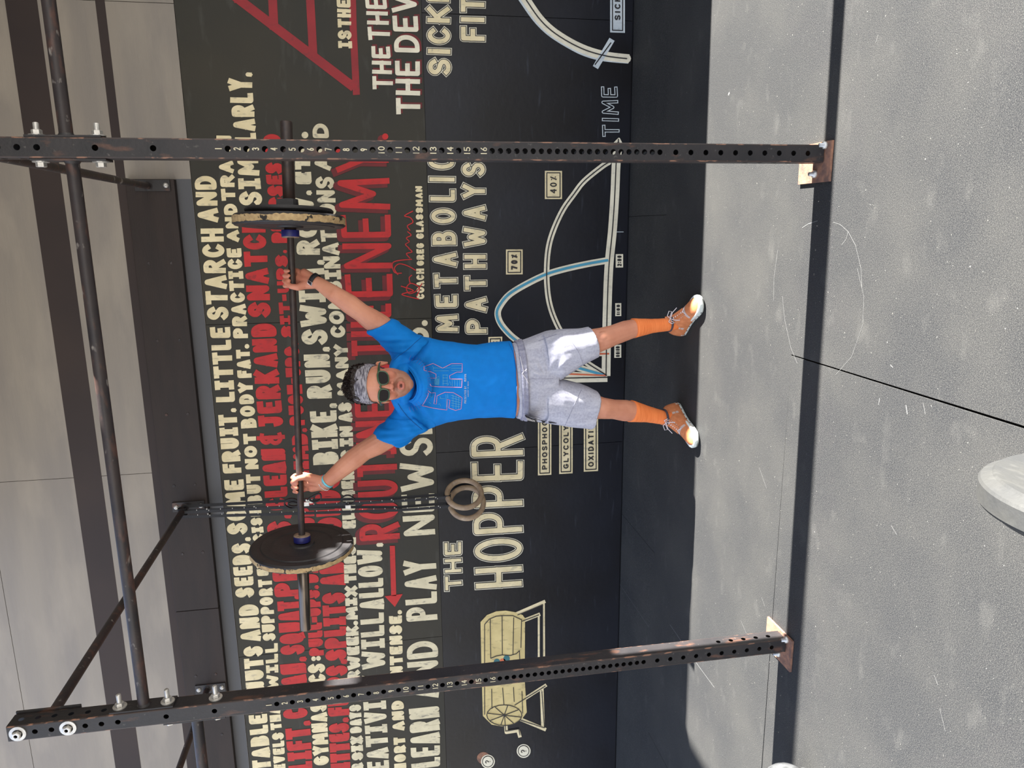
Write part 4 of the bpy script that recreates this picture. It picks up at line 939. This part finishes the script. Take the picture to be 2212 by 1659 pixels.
# --- headband
hb = MB(); n = 72; rings = []
def outer(th, v, off):
    d = HR @ Vector((math.sin(th), -math.cos(th), 0)); c = HC + HR @ Vector((0, .010, v)); h = bodyB.ray_cast(c+d*.125, -d, .125)
    r_ = (h[0]-c).dot(d) if h[0] is not None else .06
    return c + d*(max(r_, .05)+off)
for k in range(n):
    th = 2*PI*k/n; f = (1-math.cos(th))/2
    v0 = .0535-.062*f**.85; v1 = .118-.040*f; ringk = []
    for j in range(9):
        v = v0+(v1-v0)*j/8; ringk.append(outer(th, v, .0045+.0075*(j/8)**1.5+.0012*math.sin(j*PI/8)+ .0008*math.sin(th*9+j)))
    ringk = [outer(th, v0+.001, .0005)]+ringk+[outer(th, v1-.001, .0005)]
    rings.append(ringk)
m_ = len(rings[0]); vs = [v for r in rings for v in r]
fs = [(k*m_+j, ((k+1) % n)*m_+j, ((k+1) % n)*m_+j+1, k*m_+j+1) for k in range(n) for j in range(m_-1)]
hb.add(vs, fs, 0, True); hb.build('headband', M['band_grey'], man)
# --- sunglasses
sg = MB(); ln = MB()
def gw(u): return .103-.9*u*u*4
def gl(u, v, dw=0): return hd(u, v, gw(u)+dw)
for s_ in (1, -1):
    cu, cv = .0345*s_, -.0125; pts = []
    for k in range(40):
        a = 2*PI*k/40; c_, n_ = math.cos(a), math.sin(a); ex = 2/2.7
        uu = .0255*math.copysign(abs(c_)**ex, c_); vv = .0205*math.copysign(abs(n_)**ex, n_)
        uu *= 1+.10*(vv/.02); vv += .0025*(uu*s_/.0255)
        pts.append((cu+uu, cv+vv))
    lv = [gl(cu, cv, .001)]+[gl(cu+(x-cu)*f, cv+(y-cv)*f, .0008) for f in (.5, 1) for x, y in pts]
    N_ = 40; fs = [(0, 1+k, 1+(k+1) % N_) for k in range(N_)]+[(1+k, 1+N_+k, 1+N_+(k+1) % N_, 1+(k+1) % N_) for k in range(N_)]
    ln.add(lv, fs, 0, True)
    rr_ = []
    for k in range(41):
        x, y = pts[k % 40]; rr_.append(gl(x, y, .0002))
    rad = [.0026+.0014*max(0, math.sin(2*PI*k/40)) for k in range(41)]
    sg.tube(rr_, rad, 8, caps=False)
    sg.tube([gl(.060*s_, .004), hd(.0755*s_, .003, .066), hd(.0845*s_, .001, .02), hd(.0865*s_, -.003, -.012)], [.0048, .0042, .0030, .0024], 8)
sg.tube([gl(-.011, -.004), gl(0, .0005, .002), gl(.011, -.004)], [.0038, .0034, .0038], 8)
sgo = sg.build('sunglasses', M['frame_green'], man, 'sunglasses with a dark green frame'); ln.build('lens', M['lens'], sgo, 'dark smoky lenses')
# --- T-shirt
sh = [((1104, 737), (1110, 902), 3.205, .118), ((1067, 740), (1067, 900), 3.20, .116), ((1030, 744), (1030, 902), 3.195, .112), ((995, 739), (996, 907), 3.19, .110), ((960, 736), (960, 914), 3.20, .108), ((932, 730), (934, 920), 3.20, .108), ((908, 727), (908, 931), 3.19, .102), ((885, 737), (886, 922), 3.165, .094), ((865, 757), (866, 896), 3.13, .088), ((850, 778), (851, 874), 3.10, .080), ((843, 790), (844, 862), 3.08, .06)]
sp_ = [loft([ringpts(a, b, Y, d, 2.3, 48) for a, b, Y, d in sh])]
sp_.append(loft([ringpts(a, b, Y, d, 2.1) for a, b, Y, d in [((856, 792), (925, 735), 3.16, .080), ((846, 768), (907, 725), 3.155, .074), ((822, 741), (877, 705), 3.145, .066), ((793.5, 717), (847, 688), 3.135, .062)]]))
sp_.append(loft([ringpts(a, b, Y, d, 2.1) for a, b, Y, d in [((860, 866), (925, 925), 3.16, .080), ((845, 893), (906, 937), 3.15, .074), ((830, 914), (886, 950), 3.14, .068), ((804, 939), (866, 960), 3.13, .064)]]))
sp_.append(sph(at(872, 829, 3.05), (.088, .070, .050)))          # bunched cloth under the chin
sme = blend_mesh('t_shirt', sp_, .0040, 5, .5)
sc_ = coords(sme); sn_ = normals(sme)
cen = at(930, 825, 3.15); dx_ = sc_[:, 0]-cen.x; z_ = sc_[:, 2]
arm = np.clip((np.abs(dx_)-.13)/.06, 0, 1)*np.clip((z_-1.18)/.1, 0, 1)
f1 = nfield(sc_, (46, 8, 7)); f2 = nfield(sc_, (16, 10, 3.2), 9); f3 = nfield(sc_, (9, 9, 9), 3); f4 = nfield(sc_, (30, 12, 30), 21)
ax_ = np.abs(dx_)
diag = np.sin((z_-1.30)*95+ax_*60)*np.exp(-((ax_-.12)/.07)**2)*np.exp(-((z_-1.30)/.07)**2)       # folds from the armpit to the neck
neckf = np.exp(-((np.sqrt(dx_**2+((z_-1.335)*1.1)**2)-.105)/.012)**2)*(sc_[:, 1] < 3.12)
disp = arm*(f1*.0125+f4*.0012) + (1-arm)*(f2*.0062+f3*.005+f4*.0014) + diag*.006 + neckf*.003
disp = np.where(arm > .3, np.maximum(disp, -.003)+.002, disp)
hemz = np.clip((z_-.865)/.03, 0, 1); disp *= (.35+.65*hemz)
setco(sme, sc_+sn_*disp[:, None])
shirt = link('t_shirt', sme, None, M['shirt'], True); put(shirt, man)
SB = BVHTree.FromPolygons([Vector(p) for p in coords(sme)], [tuple(p.vertices) for p in sme.polygons])
def onto(B, px, py, Y=3.0, off=.0012):
    p = at(px, py, Y); o_ = Vector((p.x, 2.2, p.z))
    q0 = ray(px, py); h = B.ray_cast(CP, q0.normalized(), 6)
    if h[0] is None: return p
    n_ = h[1] if h[1].dot(q0) < 0 else -h[1]
    return h[0]+n_*off
def trace(B, pts, step=5):
    out = []
    for i in range(len(pts)-1):
        (a, b), (c, d) = pts[i], pts[i+1]; k = max(1, int(math.hypot(c-a, d-b)/step))
        for j in range(k): out.append(onto(B, a+(c-a)*j/k, b+(d-b)*j/k))
    out.append(onto(B, *pts[-1])); return out
for l in ([(911, 727), (895, 742), (878, 757), (862, 768), (852, 778)], [(860, 872), (866, 882), (880, 900), (896, 915), (912, 928)]): MB().tube(trace(SB, l), .0011, 5, caps=False).build('seam', M['shirt_in'], shirt)
for l in ([(1099, 741), (1109, 763), (1114, 796), (1116, 833), (1116, 859), (1113, 890)],): MB().tube(trace(SB, l), .0009, 5, caps=False).build('seam', M['shirt_in'], shirt)
# collar
cc_ = at(874, 829, 3.045); cl = MB()
def cring(rx, ry, dz, drop): return [cc_+Vector((rx*math.sin(t), -ry*math.cos(t)*(1 if math.cos(t) > 0 else .7), dz-drop*(1+math.cos(t))/2+.014*abs(math.sin(t))**2)) for t in [2*PI*k/64 for k in range(65)]]
A_ = cring(.071, .084, .0, .050); B_ = cring(.080, .097, -.009, .060)
n3 = 65; rows_ = []
for j in range(7):
    f = j/6; bul = .0035*math.sin(f*PI)
    rows_.append([a.lerp(b, f)+Vector(((a-cc_).x*.05*math.sin(f*PI), -bul, bul)) for a, b in zip(A_, B_)])
cl.add([v for r in rows_ for v in r], [(j*n3+k, j*n3+k+1, (j+1)*n3+k+1, (j+1)*n3+k) for j in range(6) for k in range(64)], 0, True)
cl.tube(A_, .0028, 8, caps=False); cl.tube(B_, .0022, 8, caps=False)
cl.build('collar', M['shirt'], shirt)
skirt = MB(); C_ = cring(.096, .104, -.020, .060); D_ = [Vector((p.x, p.y+.03, p.z-.03)) for p in C_]
vs = B_+C_+D_; skirt.add(vs, [(j*n3+k, j*n3+k+1, (j+1)*n3+k+1, (j+1)*n3+k) for j in range(2) for k in range(64)], 0, True); yk = skirt.build('yoke', M['shirt'], shirt)
n0_ = len(sme.vertices)
SB = BVHTree.FromPolygons([Vector(p) for p in coords(sme)]+[v.co.copy() for v in yk.data.vertices], [tuple(p.vertices) for p in sme.polygons]+[tuple(i+n0_ for i in p.vertices) for p in yk.data.polygons])
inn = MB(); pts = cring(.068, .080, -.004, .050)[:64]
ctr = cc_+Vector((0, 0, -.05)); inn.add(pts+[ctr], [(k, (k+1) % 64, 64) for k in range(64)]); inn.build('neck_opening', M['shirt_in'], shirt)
# print on the chest
def c4(x, y): return (760+x/5.53, 660+y/5.53)
K5 = [[(862, 730), (970, 692), (1085, 748), (1190, 695), (1320, 695), (1318, 795), (1255, 795), (1168, 838), (1172, 876), (1318, 878), (1312, 978), (1040, 970), (945, 962), (932, 935)], [(930, 870), (1004, 866), (1004, 820), (950, 795), (862, 778), (862, 730)],
      [(910, 1015), (940, 1042), (1000, 1042), (980, 1172), (1010, 1176), (1018, 1078), (1112, 1035), (1215, 1040), (1318, 1100), (1305, 1232), (1240, 1252), (1160, 1222), (1172, 1128), (1140, 1118), (1135, 1248), (960, 1222), (840, 1195), (905, 1080), (912, 1040)]]
prm = MB()
for l in K5: prm.tube(trace(SB, [c4(*p) for p in l]), .0013, 4, caps=False, sm=False)
prm.build('printed_number', M['print_pink'], shirt, 'pink outline of a five and a K printed on the chest')
tl = MB()
tls = [[(975, 745), (1180, 745)], [(975, 780), (1160, 780)], [(965, 720), (975, 745), (970, 775)], [(1190, 720), (1310, 716)], [(1185, 750), (1310, 750)], [(1190, 775), (1310, 775)],
       [(985, 900), (1010, 860), (1040, 845), (1040, 950), (990, 935), (985, 900)], [(1085, 830), (1145, 830)], [(1085, 865), (1145, 865)], [(1085, 900), (1145, 900)], [(1085, 930), (1145, 930)], [(1090, 825), (1090, 955)], [(1140, 825), (1140, 955)],
       [(1150, 950), (1170, 900), (1185, 950)], [(1200, 890), (1200, 965)], [(1230, 890), (1230, 965)], [(1260, 890), (1260, 965)], [(1290, 890), (1290, 965)], [(1190, 885), (1310, 888)],
       [(1050, 1110), (1110, 1110)], [(1045, 1090), (1060, 1090), (1060, 1110)], [(1125, 1060), (1130, 1210)], [(1145, 1055), (1148, 1110)], [(930, 1080), (950, 1095), (965, 1085)], [(920, 1150), (945, 1170)], [(1030, 1180), (1050, 1170), (1060, 1200)],
       [(1185, 1070), (1300, 1105)], [(1185, 1100), (1300, 1130)], [(1185, 1130), (1300, 1160)], [(1185, 1160), (1300, 1185)], [(1185, 1190), (1295, 1210)], [(1210, 1060), (1210, 1235)], [(1245, 1070), (1245, 1240)], [(1275, 1085), (1275, 1235)]]
for k in range(5): tls.append([(1000+k*9, 860+k*4), (1000+k*9, 945-k*1)])
for l in tls: tl.tube(trace(SB, [c4(*p) for p in l]), .0008, 4, caps=False, sm=False)
tl.build('printed_buildings', M['print_teal'], shirt, 'pale blue line drawing of buildings inside the number')
tx = MB()
def chest_text(text, y0, y1, xb, xt, w, r_=.0006):
    P = wordP(y0, y1, xb, xb, xt, xt)
    for pl, d_ in letter_polys(text, y0, y1, lambda s, b, ww, j: (xb+(xt-xb)*b, y0+(y1-y0)*s), abs(y1-y0), w, .35):
        tx.tube([onto(SB, *p) for p in pl], r_, 4, caps=False, sm=False)
chest_text('PRESENTED BY', 871, 834, 1007, 1003, .8); chest_text('RUNNING', 824, 808, 1007, 1003, .8, .0005); chest_text('AUGUST 5 2023', 857, 824, 1012, 1010, .5, .0004)
tx.build('printed_words', M['print_white'], shirt, 'small white line of print below the number')
tz = MB()
for k in range(25):      # curved outline lettering under the collar
    t = -1.25+2.5*k/24; r1, r2 = 60+4*math.cos(t), 71+7*math.cos(t)
    a_ = (866+r1*math.cos(t)*.9, 829-r1*math.sin(t)*.86); b_ = (866+r2*math.cos(t)*.92, 829-r2*math.sin(t)*.88); c_ = (a_[0]+.6*math.sin(t), a_[1]-2.2*math.cos(t)); d_ = (b_[0]+.6*math.sin(t), b_[1]-2.2*math.cos(t))
    tz.tube(trace(SB, [[a_, b_, d_, c_], [b_, a_, c_, d_], [a_, b_, c_, d_]][k % 3]), .0004, 4, caps=False, sm=False)
M['print_mauve'] = mat('print_mauve', srgb(96, 112, 190), rough=0.7)
tz.build('printed_arc', M['print_mauve'], shirt, 'thin arc of outlined lettering below the collar')
# --- shorts
so_ = [((1106, 741), (1116, 902), 3.20, .108), ((1128, 733), (1137, 905), 3.20, .113), ((1150, 726), (1155, 909), 3.20, .118), ((1180, 715), (1185, 913), 3.205, .116), ((1195, 712), (1197, 914), 3.20, .104)]
pp_ = [loft([ringpts(a, b, Y, d, 2.3, 40) for a, b, Y, d in so_])]
pp_.append(loft([ringpts(a, b, Y, d, 2.4) for a, b, Y, d in [((1170, 720), (1175, 818), 3.19, .11), ((1207, 711), (1207, 818), 3.165, .104), ((1252, 706.5), (1257, 788), 3.15, .090), ((1273, 703), (1291, 771), 3.145, .080)]]))
pp_.append(loft([ringpts(a, b, Y, d, 2.4) for a, b, Y, d in [((1175, 816), (1172, 911), 3.19, .11), ((1208, 818), (1207, 915), 3.17, .104), ((1253, 828), (1246, 922), 3.155, .092), ((1291, 845), (1274, 927), 3.15, .083)]]))
shm = blend_mesh('shorts', pp_, .0040, 4, .5)
c_ = coords(shm); n_ = normals(shm); z_ = c_[:, 2]
g1 = nfield(c_, (13, 9, 5), 2); g2 = nfield(c_, (30, 20, 10), 7); cro = at(1190, 818, 3.08)
rad_ = np.arctan2(z_-cro.z-.02, (c_[:, 0]-cro.x)); rd = np.hypot(z_-cro.z, c_[:, 0]-cro.x)
fold = np.sin(rad_*13)*np.exp(-((rd-.07)/.05)**2)*(c_[:, 1] < 3.17)*np.clip((c_[:, 0]-cro.x+.01)/.03, 0, 1)
setco(shm, c_+n_*(g1*.009+g2*.003+fold*.0018)[:, None])
shorts = link('shorts', shm, None, M['shorts'], True); put(shorts, man)
HB = BVHTree.FromPolygons([Vector(p) for p in coords(shm)], [tuple(p.vertices) for p in shm.polygons])
wb = MB(); R1 = ringpts((1113, 739), (1122, 903), 3.20, .116, 2.3, 64); R2 = ringpts((1127, 735), (1136, 906), 3.20, .1195, 2.3, 64)
low = Vector((0, 0, -1))
ringsW = []
for k in range(64):
    a, b = R1[k], R2[k]; ph = .0016*math.cos(k*PI)
    ctrv = Vector((cen.x, 3.2, a.z)); o1 = (a-ctrv).normalized()*.0045; ringsW.append([a-o1, a+o1*(1+.3*math.cos(k*PI)), a.lerp(b, .33)+o1*1.5, a.lerp(b, .5)+o1*.6, a.lerp(b, .67)+o1*1.5, b+o1*(1+.3*math.cos(k*PI)), b-o1])
vs = [v for r in ringsW for v in r]; fs = [(k*7+j, ((k+1) % 64)*7+j, ((k+1) % 64)*7+j+1, k*7+j+1) for k in range(64) for j in range(6)]
wb.add(vs, fs, 0, True); wbo = wb.build('waistband', M['waist'], shorts)
WB_ = BVHTree.FromPolygons([v.co.copy() for v in wbo.data.vertices], [tuple(p.vertices) for p in wbo.data.polygons])
ds = MB()
for l in ([(1123, 770), (1128, 790), (1131, 802), (1136, 800), (1138, 797)], [(1128, 808), (1134, 815), (1141, 827), (1143, 832)], [(1131, 803), (1128, 807)]):
    pts = []
    for p in l:
        h = WB_.ray_cast(CP, ray(*p).normalized(), 6); h2 = onto(HB, *p, off=.004); pts.append((h[0] - ray(*p).normalized()*.003) if h[0] is not None else h2)
    ds.tube(pts, .0016, 6)
ds.build('drawstring', M['lace'], shorts)
for l in ([(1226, 727), (1240, 745), (1252, 765), (1259, 786)], [(1256, 842), (1242, 870), (1230, 898), (1221, 918)], [(1148, 818), (1172, 818), (1195, 818)], [(1163, 737), (1185, 728), (1203, 722)], [(1144, 893), (1170, 905), (1203, 913)]): MB().tube(trace(HB, l), .0010, 5, caps=False).build('seam', M['waist'], shorts)
bp_ = MB()      # black side panel under the right pocket edge
rowA = trace(HB, [(1133, 896), (1150, 903), (1172, 908), (1203, 913)], 4); rowB = trace(HB, [(1140, 908), (1152, 911), (1172, 913), (1203, 914.5)], 4)
n2 = min(len(rowA), len(rowB)); bp_.add(rowA[:n2]+rowB[:n2], [(i, i+1, n2+i+1, n2+i) for i in range(n2-1)]); bp_.build('side_panel', M['black_cloth'], shorts, 'black side panel')
# --- socks
def sock(leg, i0, ank, label):
    pts = [at(x, y, Y) for x, y, Y, r in leg[i0:]]; rs = [r+.0018 for *_, r in leg[i0:]]
    P2, R2_ = [], []
    for i in range(len(pts)-1):
        for j in range(6): t = j/6; P2.append(pts[i].lerp(pts[i+1], t)); R2_.append(rs[i]+(rs[i+1]-rs[i])*t)
    P2.append(pts[-1]); R2_.append(rs[-1]); P2 += [ank]; R2_ += [.022]
    for i in range(1, len(R2_)): R2_[i] += .0003*math.sin(i*2.1)
    a = P2[0]-(P2[1]-P2[0])*.0; m = MB(); m.tube([a]+P2, [R2_[0]-.003]+R2_, 32, caps=False); return m.build('sock', M['sock'], man, label)
legLs = legL[:6]+[(1368, 709, 3.172, .0440)]+legL[7:]; legRs = legR[:6]+[(1362, 888, 3.175, .0505)]+legR[7:]
sock(legLs, 6, Vector((-.452, 3.201, .050)), None); sock(legRs, 6, Vector((-.901, 3.217, .050)), None)
# --- shoes
def shoe(heel, toe, side):
    heel = Vector(heel); toe = Vector(toe); ax_ = (toe-heel); L = ax_.length; ax_.normalize(); lat = Vector((ax_.y, -ax_.x, 0))   # lat = to the shoe's right
    SH = lambda s, l, z: heel+ax_*(s*L)+lat*l+Vector((0, 0, z))
    root = empty('shoe', tuple((heel+toe)/2)); put(root, man)
    bend = lambda s: .010*side*math.sin(s*PI)      # curved last
    up = [(0.015, .020, .058), (.05, .031, .084), (.12, .036, .094), (.22, .037, .096), (.33, .037, .095), (.42, .038, .087), (.52, .040, .070), (.62, .043, .060), (.72, .0455, .052), (.82, .044, .046), (.90, .036, .040), (.955, .025, .034), (.985, .010, .029)]
    rings = []
    for s, hw, tz_ in up:
        r_ = []
        for k in range(28):
            t = 2*PI*k/28; c_, n_ = math.cos(t), math.sin(t); zc = .018; h = tz_-zc
            l = hw*math.copysign(abs(c_)**.85, c_)*(1-.18*max(0, n_)**2); z = zc+max(n_, -.25)*h if n_ > 0 else zc+n_*.004
            r_.append(SH(s, l+bend(s), z))
        rings.append(r_)
    vs, fs = loft(rings)
    mb = MB(); mb.add(vs, fs, 0, True); uo = mb.build('upper', M['shoe'], root)
    UB = BVHTree.FromPolygons([v.co.copy() for v in uo.data.vertices], [tuple(p.vertices) for p in uo.data.polygons])
    # sole with pods
    so_ = MB(); outl_ = [(0, .012), (.02, .024), (.08, .034), (.2, .036), (.35, .035), (.5, .038), (.62, .0445), (.75, .0485), (.86, .046), (.94, .036), (.985, .022), (1.0, .006)]
    def sec(z, k_, dz=0): return [SH(s, (w*k_)+bend(s), z+(.010*max(0, s-.85)/.15 if z < .012 else 0)) for s, w in outl_]+[SH(s, -(w*k_)+bend(s), z+(.010*max(0, s-.85)/.15 if z < .012 else 0)) for s, w in outl_[::-1]]
    prof = [(.002, .84), (.008, .95), (.016, .97), (.019, .94), (.022, 1.0), (.029, .985), (.032, .90)]
    rings = [sec(z, k_) for z, k_ in prof]; vs, fs = loft(rings); so_.add(vs, fs, 0, True); sole = so_.build('sole', M['sole'], root, 'thick white sole')
    pd = MB()
    for s in (.10, .22, .34, .46, .60, .72, .84):
        for sd_ in (1, -1):
            w = np.interp(s, [a for a, _ in outl_], [b for _, b in outl_]); c_ = SH(s, sd_*(w*.965-.004)+bend(s), .0135); 
            pd.add(*sph(c_, (.0065, .0065, .0036), None, 10, 6), 0, True)
    pd.build('sole_slots', M['shoe_dark'], sole)['kind'] = 'stuff'
    # padded collar
    co = MB(); pts = [SH(.265+.128*math.cos(t), .0325*math.sin(t)+bend(.2), .0965-.002*math.cos(t)) for t in [2*PI*k/28 for k in range(29)]]
    co.tube(pts, .0062, 8, caps=False); co.build('collar', M['shoe_dark'], root, 'dark padded collar')
    def drop(s, l, off=.0015):
        p = SH(s, l+bend(s), .2); h = UB.ray_cast(p, Vector((0, 0, -1)), .3); return (h[0]+Vector((0, 0, off))) if h[0] is not None else SH(s, l+bend(s), .04)
    for s in (.60, .26):      # pale straps of trim
        a = [drop(s+.0+.0*l, l*.001, .0012) for l in range(-36, 37, 4)]; b = [drop(s+.045, l*.001, .0012) for l in range(-36, 37, 4)]
        k = len(a); MB().add(a+b, [(i, i+1, k+i+1, k+i) for i in range(k-1)], 0, True).build('trim_strap', M['shoe_grey'], root)
    tg = MB(); pts = [SH(s, 0+bend(s), z) for s, z in ((.62, .062), (.5, .077), (.40, .092), (.385, .106), (.365, .122))]; tg.ribbon(pts, Vector((0, 0, 1)), .036, 0, .005); tg.build('tongue', M['shoe'], root)
    la = MB()
    for i in range(6):
        s = .41+.037*i; s2 = s+.03
        la.tube([drop(s, -.017), drop(s+.012, 0, .0055), drop(s2, .017)], .0019, 6); la.tube([drop(s, .017), drop(s+.012, 0, .0065), drop(s2, -.017)], .0019, 6)
    k0 = SH(.40, bend(.40), .104)
    for sd_ in (1, -1):
        la.tube([k0, k0+lat*.016*sd_+Vector((0, 0, .012)), k0+lat*.034*sd_+Vector((0, 0, .004))+ax_*.012, k0+lat*.03*sd_+Vector((0, 0, -.008))+ax_*.014, k0+lat*.010*sd_], .0018, 6)
        la.tube([k0, k0+lat*.020*sd_+ax_*.022+Vector((0, 0, -.006)), k0+lat*.034*sd_+ax_*.040+Vector((0, 0, -.024))], .0018, 6)
    la.build('laces', M['lace'], root)
    return root
shoe((-.500, 3.262, 0), (-.322, 3.036, 0), -1)
shoe((-.868, 3.290, 0), (-.985, 3.018, 0), 1)
# --- watch and bracelets
def cuff(c, axis, r, wd, th, tilt=None, n=36):
    axis = Vector(axis).normalized(); m = MB()
    m.lathe(Vector(c)-axis*wd/2, axis, [(0, r), (0, r+th), (wd, r+th), (wd, r), (0, r)], n, sm=True); return m
a0, a1 = at(690, 613, 3.165), at(660, 600, 3.18)
axL = (at(678, 606, 3.172)-at(712, 628, 3.14)).normalized()
wc = at(679, 605, 3.171)
wo_ = cuff(wc, axL, .0268, .019, .003).build('watch', M['strap_black'], man, 'black watch strap with a steel buckle')
sid = (CP-wc); sid = (sid-axL*sid.dot(axL)).normalized(); dn = axL.cross(sid)
bk_ = MB()
lp = [wc+sid*.0285*math.cos(t)+dn*.0285*math.sin(t) for t in (0,)]
def wpt(t, h, off=.0315): return wc+(sid*math.cos(t)+dn*math.sin(t))*off+axL*h
sg_ = 1 if dn.x < 0 else -1
pts = [wpt(sg_*.45, -.011), wpt(sg_*.45, .011), wpt(sg_*1.0, .011), wpt(sg_*1.0, -.011), wpt(sg_*.45, -.011)]
bk_.tube(pts, .0014, 6); bk_.build('buckle', M['silver'], wo_)
ho = MB()
for k in range(6): p = wpt(-sg_*(.1+.17*k), 0, .0302); ho.add(*sph(p, .0013, None, 8, 5))
ho.build('strap_holes', M['lens'], wo_)['kind'] = 'stuff'
case = MB(); case.lathe(wc-sid*.030, -sid, [(0, 0), (0, .017), (.006, .017), (.008, .014), (.008, 0)], 28); case.build('watch_case', M['plate_black'], wo_)
axR = (at(700, 1046, 3.13)-at(737, 1014, 3.10)).normalized()
c1 = at(708, 1039, 3.124); tiltv = (axR+Vector((.10, 0, -.12))).normalized()
cuff(c1, tiltv, .0305, .009, .002).build('bracelet', M['teal_band'], man, 'light blue band with small dark lettering')
cuff(c1+axR*.012, (axR+Vector((.05, 0, -.05))).normalized(), .0300, .004, .0015).build('bracelet', M['shoe_grey'], man, 'thin pale band')
bd = MB(); c2 = at(699, 1046, 3.131); s_ = c2; t0 = (CP-c2); t0 = (t0-axR*t0.dot(axR)).normalized(); t1 = axR.cross(t0)
for k in range(34):
    t = 2*PI*k/34; bd.add(*sph(c2+(t0*math.cos(t)+t1*math.sin(t))*.0315, .0030, None, 8, 6), 0, True)
bd.build('bead_bracelet', M['silver'], man, 'string of small silver beads')
# ------------------------------------------------------------ kettlebell barely in view
kc = atz(1700, 1709, .09); bpy.data.objects.remove(bt)
kb = empty('kettlebell', (kc.x, kc.y, 0)); tag(kb, 'shiny rounded steel kettlebell on the mat, only its edge in view at the left', 'kettlebell')
MB().lathe((kc.x, kc.y, 0.001), (0, 0, 1), [(0, 0), (0, .055), (.008, .065)]+[(.09+.09*math.sin(a), .09*math.cos(a)) for a in np.linspace(-.95, 1.35, 18)]+[(.18, 0)], 40).build('ball', M['bottle'], kb)
MB().tube([(kc.x-.045, kc.y, .155), (kc.x-.055, kc.y, .20), (kc.x-.042, kc.y, .235), (kc.x, kc.y, .246), (kc.x+.042, kc.y, .235), (kc.x+.055, kc.y, .20), (kc.x+.045, kc.y, .155)], .014, 14).build('handle', M['bottle'], kb)
